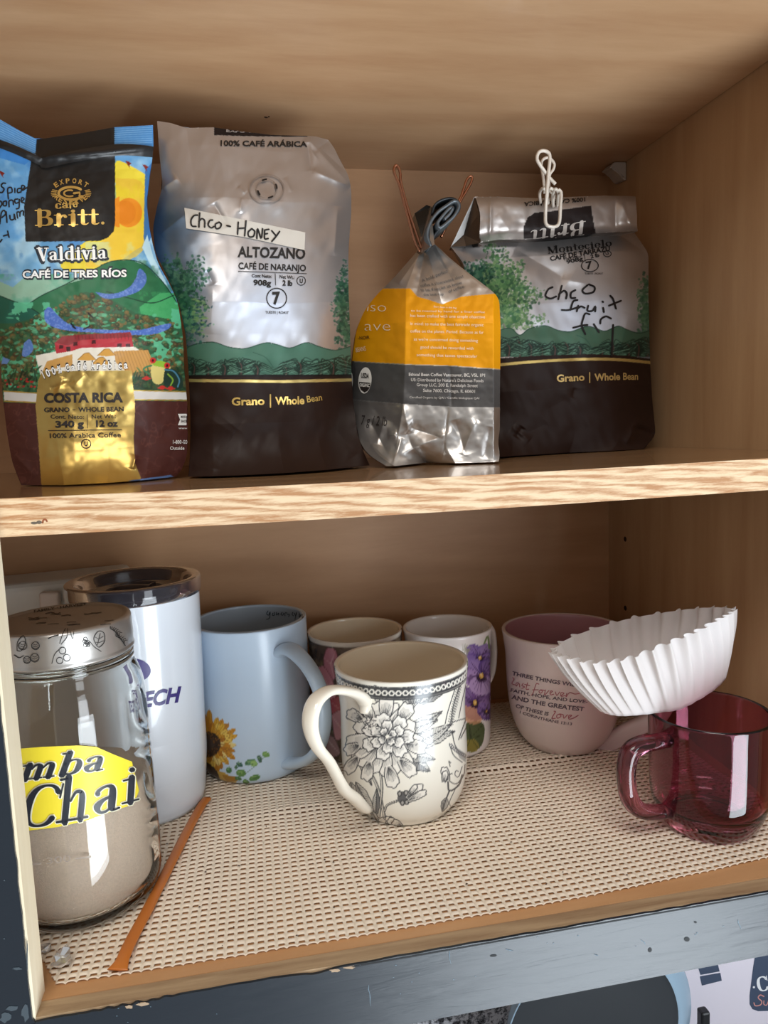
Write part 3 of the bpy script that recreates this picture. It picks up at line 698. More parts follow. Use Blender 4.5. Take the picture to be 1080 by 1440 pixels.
foil_m = attr_mat('printed_foil', 0.50, 0.36, 0.0, 0.12, 90, 0.0006, 0.22)
matte_foil_m = attr_mat('printed_film', 0.46, 0.34, 0.0, 0.15, 90, 0.0006, 0.35)
black_ink = simple('black_print', '1a1716', 0.5); dark_ink = simple('dark_print', '2b2422', 0.5); white_ink = simple('white_print_film', 'efece6', 0.45)
gold_ink = simple('gold_print', 'd9b565', 0.3, metal=0.65); gold_pale = simple('pale_gold_print', 'c8aa6c', 0.35, metal=0.5)
marker = simple('marker_ink', '121114', 0.45)

# ---------------- bag 1: bright landscape bag at the far left
c = Canvas(-80, 140, 275, 700, 2.4, '5f97c4')
n1 = c.noise(60, 1); n2 = c.noise(22, 2, 5); n3 = c.noise(5, 3, 3); nf = c.noise(2.2, 8, 2)
X, Y = np.meshgrid(c.X, c.Y)
c.mix(np.clip((n1-.5)*6+(n2-.5)*2+.3, 0, 1)*.9, 'a9cadb'); c.mix(np.clip((n2-.56)*7, 0, 1)*.7, '3f78b5'); c.mix(np.clip((Y-330)/70, 0, 1)*.5*(X < 120), '8fb9c8')
def wob(n, a, s_): return np.interp(X[0], np.linspace(-80, 275, 40), rng.normal(0, a, 40))
# yellow sun strip
P_ = [(161, 232), (168, 226), (196, 240), (208, 250), (205, 262), (203, 300), (203, 325), (200, 345), (190, 352), (150, 378), (110, 384), (85, 372), (120, 340), (161, 320)]
c.poly(P_, 'e9d13c', smooth=6); c.poly([(163, 250), (203, 262), (202, 350), (150, 372), (120, 372), (150, 330), (163, 310)], 'e6b93a', .75, smooth=5)
c.mix(np.clip((n2-.5)*8, 0, 1)*.5*((X > 160) & (X < 204) & (Y > 225) & (Y < 340)), 'e3cf23')
c.disc(181, 299, 19, 20.5, 'e58a1f'); c.disc(176, 299, 15, 17, 'dd7d1a', .8); c.poly([(161, 280), (168, 276), (168, 320), (161, 318)], 'e58a1f')
c.mix(((X > 120) & (X < 205) & (Y > 340) & (Y < 385))*np.clip((n2-.42)*6, 0, 1)*.6, 'c9d9b0')
c.poly([(204, 240), (214, 228), (214, 330), (206, 350), (202, 335)], '2f67a6', .9); c.poly([(200, 348), (207, 330), (216, 362), (250, 430), (244, 428), (215, 380)], 'b9d6df')
# birds
for bx, by in ((180, 229), (204, 234), (2, 243)):
    c.poly([(bx-4, by-3), (bx+1, by-2), (bx+5, by+1), (bx+2, by+3), (bx+3, by+8), (bx-1, by+2)], '7c2418')
# hills
c.poly([(-80, 385), (-20, 388), (0, 396), (18, 404), (32, 392), (60, 384), (110, 392), (140, 385), (190, 396), (275, 470), (275, 560), (-80, 560)], '8fb39a')
c.mix(((Y > 385) & (Y < 430))*np.clip((n2-.45)*5, 0, 1)*.7*(c.a[..., 0] < .62)*(X < 120), '4f9f80')
c.poly([(-80, 414), (0, 416), (20, 424), (38, 429), (60, 415), (92, 400), (120, 392), (142, 373), (160, 367), (185, 366), (206, 374), (230, 398), (252, 430), (275, 450), (275, 570), (-80, 570)], '2f6b47')
c.poly([(-80, 414), (0, 416), (20, 424), (40, 430), (62, 445), (70, 470), (-80, 500)], '1f5a49')
c.mix((Y > 366)*(Y < 560)*(X > 140)*np.clip((c.noise(14, 31)-.5)*6, 0, 1)*.5, '245c3c')
c.poly([(196, 432), (225, 412), (245, 412), (262, 470), (262, 500), (205, 478)], '4aa566', .9); c.mix((Y > 410)*(Y < 455)*(X > 195)*np.clip((n3-.5)*5, 0, 1)*.5, '3b9458')
for q in ([(142, 373), (160, 367), (185, 366), (206, 374), (230, 398), (252, 430)], [(38, 429), (60, 415), (92, 400), (142, 374)], [(0, 416), (20, 424), (38, 430), (60, 444)], [(150, 410), (185, 420), (215, 426), (245, 415)]): c.stroke(q, 1.3, '16352a', smooth=5)
c.poly([(-80, 455), (20, 455), (60, 444), (75, 452), (95, 424), (120, 410), (150, 418), (190, 440), (256, 452), (262, 520), (262, 560), (-80, 560)], '2f5a3c')
# coffee bushes
c.mix((Y > 425)*(Y < 545)*(n2 > .54)*.9, '5fb78c')
g2 = np.random.default_rng(5)
for k in range(1500):
    x = g2.uniform(-60, 262); y = g2.uniform(408, 545)
    top_ = np.interp(x, [-60, 10, 50, 80, 100, 130, 160, 200, 262], [470, 462, 446, 430, 418, 412, 426, 446, 452])
    if y < top_: continue
    r = g2.uniform(2, 4.6); cc = ['5a4a2c', '3c4a2b', '6d5a35', '2c3f27', '74603a', '4a3a28', '3d6b49'][g2.integers(7)]
    c.disc(x, y, r, r*.85, cc, .85); c.disc(x-r*.2, y-r*.25, r*.45, r*.35, '8a7a4a', .45)
    if k % 3 == 0: c.stroke([(x-r, y), (x-r*.4, y+r*.7), (x+r*.6, y+r*.6)], .7, '1d2417', .8)
for k in range(150):
    x = g2.uniform(-50, 260); y = g2.uniform(440, 540); c.disc(x, y, g2.uniform(2, 7), g2.uniform(1.2, 2.6), '62b88d', .6, g2.uniform(-.5, .5))
# rivers
c.poly([(134, 411), (160, 413), (180, 405), (190, 393), (196, 378), (205, 386), (205, 398), (194, 410), (170, 418), (148, 420)], '4f6fb0', smooth=5)
c.poly([(62, 437), (70, 432), (84, 446), (98, 456), (125, 462), (160, 464), (195, 464), (222, 458), (240, 455), (236, 463), (215, 470), (180, 471), (140, 468), (105, 466), (78, 461), (64, 452)], '4a6ab4', smooth=5)
c.poly([(34, 482), (42, 477), (47, 490), (40, 500), (31, 500)], '5b7fbe', smooth=4); c.poly([(4, 502), (14, 506), (10, 512), (2, 512)], '6b8fc8')
c.mix((np.abs(c.a[..., 2]-.70) < .06)*(Y > 375)*(Y < 515)*np.clip((nf-.5)*6, 0, 1)*.6, '7f97cf')
for q in ([(100, 455), (106, 462), (102, 459)], [(118, 463), (126, 459)], [(124, 440), (130, 446)]): c.stroke(q, 2.2, '14161c')
# fields, hacienda
c.poly([(50, 500), (80, 494), (110, 488), (190, 488), (215, 506), (190, 530), (60, 540)], 'e4dccb'); c.poly([(160, 494), (208, 492), (224, 530), (196, 530), (184, 528), (163, 510)], 'c79550'); c.poly([(66, 508), (102, 498), (102, 514), (60, 522)], 'c79550')
for k in range(11): c.stroke([(164+k*4.2, 493), (174+k*5, 530)], .8, '9a6a30', .7)
for x, y in ((122, 503), (150, 497), (142, 509)): c.poly([(x-13, y+3), (x-4, y-6), (x+2, y-7), (x+13, y+3), (x, y+4)], 'd09a45'); c.stroke([(x-13, y+3), (x-3, y-6), (x+3, y-7), (x+13, y+3)], .8, '8a5f28')
c.poly([(77, 482), (100, 472), (184, 468), (188, 488), (145, 489), (112, 490), (100, 494), (79, 497)], 'b3323c'); c.poly([(77, 482), (88, 473), (105, 471), (183, 467), (186, 474), (115, 478), (96, 486)], '8a2a30')
for x in range(105, 184, 5): c.stroke([(x, 470), (x+1, 477)], .7, '5a1c20', .8)
for x, y in ((86, 488), (106, 484), (132, 481), (168, 486), (180, 486)): c.poly([(x-3, y-2.5), (x+3, y-3), (x+3, y+2), (x-3, y+2.5)], '4a1a1e')
c.poly([(93, 488), (99, 487), (99, 494), (94, 494)], '3a1a1c'); c.stroke([(115, 490), (188, 488.5)], 1.6, 'ede6da')
# lower foliage, frog
for k in range(260):
    x = g2.uniform(-20, 258); y = g2.uniform(514, 552)
    if 56 < x < 186 and y < 530: continue
    a = g2.uniform(-2.2, -.6); l = g2.uniform(6, 14); cc = ['2c4a2a', '3f6a3a', '1c2f1e', '557a48', '24402c'][g2.integers(5)]
    c.stroke([(x, y+5), (x+l*.5*math.cos(a), y+5+l*.5*math.sin(a)), (x+l*math.cos(a), y+5+l*math.sin(a)+1.5)], [2.8, 2.2, .5], cc, .9, smooth=4)
c.poly([(186, 524), (262, 514), (266, 552), (186, 548)], '2b3f29', .5)
c.poly([(213, 512), (222, 508), (234, 512), (240, 518), (232, 532), (226, 540), (216, 538), (212, 524)], 'd9c87a', smooth=5); c.poly([(214, 510), (224, 507), (236, 511), (238, 518), (226, 516), (216, 514)], '8fb83a', smooth=4)
c.poly([(232, 518), (246, 520), (256, 532), (256, 546), (240, 546), (230, 538)], '22382e', smooth=4); c.stroke([(232, 520), (244, 522), (252, 534), (250, 544)], 2, '4f86a0', smooth=4); c.stroke([(236, 526), (243, 534), (240, 542)], 2, '86ab3a', smooth=4)
c.stroke([(213, 514), (206, 516), (202, 520), (210, 526)], 2.4, '3f7a52', smooth=4)
for x, y in ((215, 507), (235, 514)): c.disc(x, y, 4.2, 4.2, 'c42a2a'); c.disc(x, y, 1.4, 2, '2a0808')
for x, y in ((206, 532), (228, 545), (240, 546)):
    for a in (-.9, -.3, .3, .9): c.stroke([(x, y), (x+7*math.sin(a), y+4*math.cos(a)*.6-1)], 2, 'c3342c')
    c.disc(x, y, 4, 3, 'c3342c')
for k in range(14): c.disc(g2.uniform(5, 50), g2.uniform(532, 545), 1.6, 1.4, 'b02a2a')
# black label, gold label, base
c.poly([(-80, 150), (55, 175), (55, 213), (35, 232), (-80, 200)], '3f7fbf')
blk = [(52, 188), (162, 176), (162, 312), (160, 325), (152, 334), (140, 339), (36, 340), (34, 290), (44, 225), (50, 213)]
c.poly([(-80, 185), (0, 197), (50, 222), (50, 216), (-80, 178)], '1b1c1e')
c.poly(blk, '1d1a18', smooth=0)
c.poly([(0, 164), (53, 190), (48, 215), (0, 193)], '4a87c2'); c.poly([(161, 176), (216, 172), (216, 206), (161, 203)], '4a87c2'); c.poly([(-80, 130), (1, 164), (1, 194), (-80, 170)], '4a87c2')
for k in range(9):
    c.stroke([(-40, 148+k*4.3), (0, 168+k*3.3), (50, 194+k*2.9)], .9, '7fb3de'); c.stroke([(161, 178.5+k*3), (214, 175.5+k*3.1)], .9, '7fb3de')
c.poly([(5, 550), (54, 553), (54, 566), (6, 563)], 'd9d6d0'); c.poly([(186, 549), (270, 551), (270, 562), (186, 562)], 'dedad4')
for a, b in (((5, 550), (54, 553)), ((6, 564), (52, 566)), ((186, 549), (270, 551)), ((186, 562), (270, 563))): c.stroke([a, b], 1.6, 'c9a850', metal=.6)
c.poly([(-20, 565), (53, 567), (60, 700), (-20, 700)], '4f2823'); c.poly([(186, 563.5), (275, 564), (275, 700), (180, 700)], '4f2823')
sw = (c.noise(16, 77, 3)); c.mix((Y > 566)*np.clip(1-np.abs(sw-.5)*30, 0, 1)*.45*(c.a[..., 0] > .3)*(c.a[..., 0] < .4), '7a4a40')
gold = [(54, 534), (60, 522), (185, 521), (190, 570), (188, 620), (190, 652), (198, 672), (195, 700), (66, 700), (58, 680), (54, 620), (50, 570)]
r_, m_ = c.poly(gold, 'c9ab63', metal=.85); c.put(r_, m_*np.clip((Y[r_[0]:r_[1], r_[2]:r_[3]]-640)/40, 0, 1)*.35, 'a88030')
c.poly([(180, 676), (240, 668), (246, 672), (200, 684)], '5f7fb4'); c.poly([(-10, 672), (60, 684), (60, 700), (-10, 700)], '3c1f1c', .5)
top = [(-44, 150), (0, 168), (28, 184), (52, 196), (60, 195), (110, 188), (160, 179), (215, 176)]
right = [(215, 176), (216, 206), (214, 225), (210, 250), (206, 285), (210, 320), (215, 345), (222, 370), (238, 398), (250, 425), (257, 470), (259, 520), (263, 565), (264, 600), (263, 640), (256, 660), (247, 671)]
bottom = [(30, 683), (90, 683), (150, 680), (200, 676), (247, 671)]
left = [(-44, 150), (-46, 200), (-36, 300), (-24, 380), (-10, 450), (0, 500), (4, 560), (10, 610), (17, 650), (30, 683)]
base1 = lambda S: at(S[-1, :, 0], S[-1, :, 1], 2, ZS)[:, 1]
def Y1(u, v, S):
    yb = base1(S); yl, yr = yb[0], yb[-1]; lo = yl+(yr-yl)*u
    e_ = np.abs(2*u-1)**3; t = v
    prof = np.interp(t, [0, .06, .12, .3, .6, .9, 1], [.024, .018, .016, .004, -.007, -.004, 0])
    return lo*(1)+prof+0.022*e_*np.clip(1-v**9, 0, 1)*np.interp(t, [0, .15, .5, 1], [.1, .5, 1, 1])+(yb[None]-lo)*v**12
def W1(S, u, v):
    w_ = gnoise(S, 46, 3, 3)*0.0035*np.clip((1-v)*8, 0, 1)*np.clip(v*5, 0, 1)+gnoise(S, 15, 9, 2)*0.0008
    w_ += crease(S, (0, 203), (60, 224), -.0035, 5)+crease(S, (55, 222), (216, 208), -.0035, 5)
    w_ += crease(S, (70, 548), (105, 535), .0018, 4)+crease(S, (88, 530), (80, 556), -.002, 5)+crease(S, (120, 525), (100, 545), -.0016, 6)
    w_ += crease(S, (192, 640), (186, 660), -.003, 5)+crease(S, (198, 250), (190, 340), -.0014, 9)+crease(S, (215, 365), (180, 400), .0015, 7)
    w_ += dent(S, (150, 630), 22, .0012)+dent(S, (58, 590), 26, .0016, asp=2)+dent(S, (95, 560), 20, -.0018)+crease(S, (20, 640), (50, 670), -.0016, 7)
    w_ += crease(S, (160, 175), (160, 206), .0008, 2.5)+crease(S, (54, 190), (50, 216), .0008, 2.5)
    return w_
b1 = empty('coffee_bag', tuple(at(130, 681, 2, ZS))); tag(b1, 'small coffee bag with a painted landscape, black label and gold panel, leftmost on the shelf', 'coffee bag')
o, bv, P, S = build_bag('pouch', b1, top, right, bottom, left, c, matte_foil_m, Y1, 0.04, 300, 520, W1, zfloor=ZS)
decal('tin_tie', [ribbon([(-40, 190), (0, 203), (26, 213), (47, 223), (60, 229), (72, 231)], 10, 4), ribbon([(62, 230), (90, 224), (130, 216), (170, 211), (216, 214)], 15, 4)], bv, simple('black_plastic_strip', '1a1b1d', 0.35), b1, 0.0012, 4)
L_ = []
L_.append(pen('Britt', (49, 318), (140, 316), 22.5, 1.0)); L_.append(pen('.', (142, 316), (148, 316), 22, 1))
L_.append(pen('ca', (78, 294), (97, 292.5), 11, 1.1)); L_.append([tri for tri in ribbon([(99, 292.5), (99, 285), (101, 281.5), (103.5, 282)], 2.4, 3)]); L_.append(ribbon([(96.5, 287), (102.5, 286.5)], 1)); L_.append(pen('e', (103, 292), (110, 291), 11, 1.1)); L_.append(ribbon([(106, 284), (109, 281)], 1.8))
for k in range(26):
    a = k/26*2*PI; L_.append(ribbon([(100+23*math.cos(a), 272+9.5*math.sin(a)), (100+27.5*math.cos(a), 272+13.5*math.sin(a))], 2.2 if k % 3 else 1.2))
def on_arc(s, cx, cy, rx, ry, a0, a1, h, flip=False):
    out = []
    for k, ch in enumerate(s):
        if ch == ' ': continue
        a = math.radians(a0+(a1-a0)*(k+.5)/len(s)); p = np.array([cx+rx*math.cos(a), cy+ry*math.sin(a)]); tdir = np.array([-rx*math.sin(a), ry*math.cos(a)]); tdir /= np.hypot(*tdir)
        if flip: tdir = -tdir
        w_ = h*.42; out.append(text(ch, p-tdir*w_, p+tdir*w_, h, .03))
    return out
L_ = [l for l in L_[:7]]+[ring_tris(100, 272, 17.5, 8.8, 3.6, 30, .5, 5.6), ribbon([(104, 272), (112, 271), (112, 276)], 3.2), ring_tris(98, 272, 8, 4.4, 2.4, 20, 1.0, 5.2)]
L_ += on_arc('EXPORT', 100, 272, 25, 14.5, -150, -30, 6.5)+on_arc('RESERVE', 100, 273, 25, 14.5, 160, 20, 6.5, True)
for sgn in (-1, 1):
    for k in range(5):
        a = (0 if sgn > 0 else PI)+(k-2)*.19; L_.append(ribbon([(100+21*math.cos(a), 272+10*math.sin(a)), (100+28*math.cos(a), 272+13*math.sin(a))], 1.2))
decal('lettering', L_, bv, gold_ink, b1, 0.0003)
ol = [pen('Valdivia', (52, 368), (151, 364), 19, 1.0, grow=.16), text('CAFÉ DE TRES RÍOS', (32, 391), (178, 389), 10, .055)]
ol += [on_l for on_l in []]
decal('lettering', [pen('Valdivia', (51, 369), (152, 365), 21, 1.15, grow=.13), text('CAFÉ DE TRES RÍOS', (31, 392), (179, 390.5), 11.5, .10)], bv, simple('navy_outline', '1a2430', .5), b1, 0.00025)
decal('lettering', [pen('Valdivia', (53, 367), (150, 363.5), 18, .95), text('CAFÉ DE TRES RÍOS', (32, 391), (178, 389.5), 9.5, .03)], bv, white_ink, b1, 0.0005)
arc_p = [(60, 533), (75, 525), (90, 521)]
def on_path(s, pts, h, bold=.03, adv=None):
    P = np.array(pts, float); P = catmull(P, 60); out = []
    wts = [.35 if ch in ' ' else (.75 if ch in 'il1' else 1.0) for ch in s]; cs = np.r_[0, np.cumsum(wts)]/sum(wts)
    for k, ch in enumerate(s):
        if ch == ' ': continue
        a, b = interp_poly(P, np.array([cs[k]+.012, cs[k+1]-.012])); out.append(text(ch, a, b, h, bold) if ch not in 'il1' else text(ch, a*.7+b*.3, a*.3+b*.7, h, bold))
    return out
pp = [(60, 533), (78, 526), (100, 521.5), (130, 519), (181, 518)]
decal('lettering', on_path('100% Café Arábica', pp, 11, .09), bv, simple('black_outline', '15140f', .5), b1, 0.00025)
decal('lettering', on_path('100% Café Arábica', pp, 10, .025), bv, white_ink, b1, 0.0005)
L_ = [text('COSTA RICA', (62, 566), (173, 565), 12.5, .045), text('GRANO', (62, 579.5), (98, 579), 6, .03), text('-', (102, 578), (106, 578), 6), text('WHOLE BEAN', (110, 579), (174, 578), 6, .03),
      text('Cont. Neto:', (71, 588.5), (118, 589), 5.5, .01), text('Net Wt.:', (129, 588.5), (163, 588), 5.5, .01), text('340 g', (78, 601), (118, 600), 8.5, .04), text('12 oz', (135, 600), (166, 599.5), 8.5, .04),
      ribbon([(122.5, 583), (123, 602)], .8), ribbon([(68, 605.5), (171, 604)], .9), text('100% Arabica Coffee', (70, 616), (170, 614.5), 6.5, .01), ring_tris(121, 624, 6.6, 6.2, 1.2), text('U', (118.6, 627), (123.4, 627), 6, .03)]
decal('lettering', L_, bv, dark_ink, b1, 0.0003)
L_ = [poly_tris([(250, 582), (266, 582), (266, 598), (250, 598), (253, 590)]), text('www.', (251, 603.5), (264, 603.5), 3), text('1-800', (243, 624), (255, 624), 5, .01), text('-GO', (256, 624), (263, 624), 5, .01), text('Outside', (239, 632.5), (259, 632.5), 4.6, .01)]
decal('lettering', L_, bv, white_ink, b1, 0.0003)
decal('lettering', [text('MUSEUM', (254, 587.5), (264, 587.5), 2.8, .02), text('SHOP', (254, 594), (263, 594), 3.4, .02)], bv, dark_ink, b1, 0.0006)
H_ = [[(8, 258), (4, 258), (2, 262), (6, 266), (3, 271), (-2, 270)], [(12, 280), (11, 266), (16, 264), (17, 270), (12, 272)], [(21, 271), (21, 265)], [(29, 265), (25, 266), (25, 271), (30, 270)], [(30, 268), (35, 263), (31, 261), (31, 268), (38, 264)],
      [(-6, 292), (0, 283), (3, 287), (0, 292)], [(5, 284), (9, 283), (9, 289), (5, 289), (5, 284)], [(13, 291), (13, 283), (18, 282), (19, 288)], [(25, 280), (21, 281), (22, 286), (27, 284), (27, 280), (27, 292), (23, 294)], [(30, 284), (34, 280), (31, 278), (30, 284), (36, 286)],
      [(0, 315), (2, 300), (6, 296), (8, 301), (3, 306)], [(10, 313), (9, 298)], [(14, 303), (15, 309), (20, 308), (20, 301), (22, 309)], [(25, 307), (24, 299), (28, 299), (28, 305), (29, 298), (33, 297), (33, 303)],
      [(0, 341), (3, 337)], [(5, 332), (12, 330)], [(11, 325), (13, 334)]]
decal('handwriting', [ribbon(q, 2.0, 4) for q in H_], bv, marker, b1, 0.0003, 3)

# ---------------- bag 2 and bag 4 share one kind of artwork
def hills_art(c, xl, xr, ytop, ybot, seed, base='4f7564', dy=0.0):
    g = np.random.default_rng(seed); X, Y = np.meshgrid(c.X, c.Y); W = xr-xl
    f = lambda t: xl+W*t
    ridge = [(0, .2), (.08, .1), (.14, .38), (.2, .12), (.3, .0), (.38, .18), (.46, .24), (.56, .03), (.62, .1), (.68, .22), (.76, .02), (.82, .16), (.9, .3), (1, .1)]
    H = ybot-ytop; pts = [(f(t), ytop+h*H*.8+dy*(t-.5)) for t, h in ridge]
    r, m = c.poly(pts+[(xr+20, ybot), (xl-20, ybot)], base, metal=.25)
    c.put(r, m*np.clip((c.noise(18, seed)[r[0]:r[1], r[2]:r[3]]-.45)*4, 0, 1)*.4, '456f5c')
    c.put(r, m*np.clip((Y[r[0]:r[1], r[2]:r[3]]-ytop-H*.45)/(H*.5), 0, 1)*.5, '36584a')
    c.stroke(pts, 1.2, '2b4a3d', smooth=4)
    c.stroke([(f(.5), ytop+.3*H), (f(.56), ytop+.45*H), (f(.6), ytop+.75*H)], .9, '35564a', smooth=4)
    for tx, s_ in ((.14, 1.3), (.21, 1.0), (.28, .7), (.44, 1.1), (.36, .9), (.52, .8), (.66, .7), (.73, 1.1), (.95, 1.4), (.0, 1.3), (.07, 1.0), (.83, 1.0), (.89, 1.1)):
        x0, yb = f(tx), ybot-1
        for k in range(46):
            a = -PI/2+g.uniform(-1.7, 1.7); l = g.uniform(8, 22)*s_*H/45; bend = np.sign(math.cos(a))*l*.25
            q = [(x0+g.uniform(-3, 3), yb-g.uniform(0, 8)), (x0+l*.55*math.cos(a), yb-8+l*.7*math.sin(a)), (x0+l*1.3*math.cos(a)+bend, yb-6+l*.75*math.sin(a)+3)]
            c.stroke(q, [1.6, 1.1, .5], '1f3129', .8, smooth=4)
            c.stroke([(q[1][0]+1, q[1][1]+1), (q[2][0]+1, q[2][1]+1.5)], .7, '6f9a84', .5)
        c.stroke([(x0, yb), (x0+1, yb-12*s_), (x0-3*s_, yb-22*s_*.8)], [2, 1.5, .7], '5a3f3c', .9, smooth=3)
def tree_blob(c, cx, cy, rx, ry, n, seed, cols=('2d5844', '244a3c', '3d6a50', '1b3a30', '557a5e')):
    g = np.random.default_rng(seed)
    for k in range(n):
        a = g.uniform(0, 2*PI); q = g.uniform(0, 1)**.6; e_ = 1+.20*math.sin(3*a+seed)+.14*math.sin(7*a+seed*2)+.1*math.sin(13*a)+g.normal(0, .07); x = cx+rx*q*e_*math.cos(a); y = cy+ry*q*e_*math.sin(a); r = g.uniform(1.4, 4.2)*(1.2-q*.6)
        c.disc(x, y, r, r*g.uniform(.5, .9), cols[g.integers(len(cols))], .7, g.uniform(0, 3), metal=.2)
def silver(x0, y0, x1, y1, sc, seed):
    c = Canvas(x0, y0, x1, y1, sc, 'bdb8b6', .8); X, Y = np.meshgrid(c.X, c.Y); return c, X, Y
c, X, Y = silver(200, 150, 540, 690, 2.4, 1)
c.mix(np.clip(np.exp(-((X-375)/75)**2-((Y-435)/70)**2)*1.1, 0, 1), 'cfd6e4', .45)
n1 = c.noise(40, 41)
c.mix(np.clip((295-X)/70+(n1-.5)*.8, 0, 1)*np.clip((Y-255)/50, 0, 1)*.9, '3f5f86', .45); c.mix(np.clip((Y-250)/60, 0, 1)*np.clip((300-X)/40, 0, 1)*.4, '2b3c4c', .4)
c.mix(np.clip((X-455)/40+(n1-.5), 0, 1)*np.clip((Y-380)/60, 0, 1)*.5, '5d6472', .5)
tree_blob(c, 243, 418, 44, 64, 1700, 3); tree_blob(c, 262, 455, 36, 26, 300, 4, ('2a4a52', '35665a', '4f7a5a', '1f3c46', '6f9a78')); tree_blob(c, 262, 392, 20, 14, 120, 5)
tree_blob(c, 483, 425, 15, 46, 420, 6); tree_blob(c, 487, 470, 16, 20, 150, 7)
for k in range(50):
    x, y = rng.uniform(270, 296), rng.uniform(418, 470); c.disc(x, y, 3, 1.2, '8aa86a', .5, metal=.2)
hills_art(c, 212, 500, 481, 529, 12)
c.poly([(200, 527), (520, 529), (540, 700), (200, 700)], '25150f', metal=.0); c.stroke([(200, 529), (520, 528)], 3, '1a1412')
c.stroke([(200, 535), (262, 535), (400, 536.5), (500, 534)], 4, 'd6bf7a', metal=.75)
c.poly([(301, 170), (301, 190), (345, 191.5), (432, 192.5), (440, 170)], '231c1b', metal=.2)
top = [(221, 170), (240, 173), (262, 180), (300, 179), (340, 185), (385, 190), (430, 191), (445, 192), (462, 197)]
right = [(462, 197), (470, 208), (478, 225), (490, 246), (494, 266), (494, 300), (490, 350), (490, 400), (492, 460), (494, 520), (497, 570), (503, 610), (511, 635), (520, 655)]
left = [(221, 170), (224, 215), (229, 262), (222, 285), (215, 320), (218, 355), (236, 390), (252, 428), (261, 470), (265, 520), (267, 565), (268, 600), (267, 640), (265, 671)]
bottom = [(265, 671), (300, 670.5), (340, 669), (400, 666), (460, 661.5), (520, 655)]
def Y2(u, v, S):
    yb = base1(S); yl, yr = yb[0]+.004, yb[-1]; lo = yl+(yr-yl)*u
    e_ = np.abs(2*u-1)**3.5
    prof = np.interp(v, [0, .05, .2, .5, .85, 1], [.030, .024, .010, -.006, -.006, 0])
    return lo+prof+.030*e_*np.clip(1-v**10, 0, 1)*np.interp(v, [0, .2, .6, 1], [.3, .8, 1, 1])+(yb[None]-lo)*v**12
def W2(S, u, v):
    w_ = gnoise(S, 70, 21, 3)*.006*np.clip((1-v)*9, 0, 1)*np.clip(v*6, 0, 1)+gnoise(S, 18, 25, 2, (1, 2), .4)*.0010
    w_ += crease(S, (430, 192), (494, 262), -.004, 9)+crease(S, (440, 215), (462, 198), .003, 7)+crease(S, (440, 240), (492, 262), -.0035, 6)+crease(S, (432, 200), (438, 240), .003, 6)+crease(S, (452, 210), (485, 240), .0025, 5)
    w_ += crease(S, (228, 265), (250, 250), -.003, 6)+crease(S, (300, 285), (320, 320), .0025, 6)+crease(S, (225, 330), (262, 300), -.0022, 7)+crease(S, (335, 262), (345, 272), -.0012, 3)+crease(S, (340, 278), (338, 300), -.001, 3)
    w_ += crease(S, (475, 290), (470, 360), -.003, 7)+crease(S, (290, 380), (300, 400), .002, 5)+crease(S, (300, 400), (296, 470), -.002, 12)
    w_ += crease(S, (400, 250), (410, 270), -.001, 3)+dent(S, (375, 267), 26, -.0022)+dent(S, (375, 267), 15, .0018)
    w_ += crease(S, (290, 585), (330, 610), -.002, 16)+crease(S, (300, 640), (330, 600), .0015, 14)+crease(S, (480, 560), (470, 620), -.002, 14)+crease(S, (470, 600), (500, 640), .003, 10)+dent(S, (400, 600), 40, .002)+crease(S, (270, 655), (310, 660), -.002, 7)
    return w_
b2 = empty('coffee_bag', tuple(at(390, 667, 2, ZS))); tag(b2, 'large silver and dark brown coffee bag with a taped note reading Chco - Honey', 'coffee bag')
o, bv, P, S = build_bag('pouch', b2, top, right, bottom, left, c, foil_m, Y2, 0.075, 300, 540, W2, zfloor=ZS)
V_ = decal('valve', [ring_tris(375, 266, 24, 20, 1.6, 40), ring_tris(375, 266, 14.5, 13.5, 1.2, 36)], bv, simple('valve_rim', 'a9a4a2', .3, metal=.8), b2, .0010, 3)
decal('valve_slot', [ring_tris(375.5, 266, 13.5, 13, 2.4, 8, a, a+.42) for a in (-.45, 1.0, 2.45, 4.2)], bv, black_ink, b2, .0014, 3)
tp = [(259.5, 292.5), (429, 327), (428, 352), (345, 334), (262, 321.5)]
o = decal('tape_label', [poly_tris(tp)], bv, simple('masking_tape', 'cfc8bd', .7, bump=.15), b2, .0006, 4); o['label'] = 'strip of white tape with handwriting'
HW = [[(278, 303), (273, 304), (269, 310), (270, 318), (276, 319)], [(281, 300), (280, 320)], [(280, 312), (284, 308), (288, 311), (288, 320)], [(299, 310), (295, 311), (293, 317), (297, 321), (301, 319)],
      [(308, 313), (303, 316), (304, 322), (309, 321), (311, 316), (308, 313)], [(319, 318), (324, 319)], [(335, 313), (334, 330)], [(334, 322), (345, 321)], [(346, 311), (344, 332)],
      [(354, 322), (349, 327), (350, 333), (356, 333), (358, 326), (354, 322)], [(361, 336), (362, 322), (367, 336), (369, 322)], [(372, 324), (372, 336), (377, 336)], [(372, 324), (378, 323)], [(372, 330), (376, 329)],
      [(382, 325), (388, 332)], [(393, 326), (388, 333), (382, 340)]]
decal('handwriting', [ribbon(q, 2.3, 4) for q in HW], bv, marker, b2, .0010, 3)
decal('lettering', [text('100% CAFÉ ARÁBICA', (310, 205), (432, 206.5), 7.2, .03, sag=0)], bv, black_ink, b2, .0004, 4)
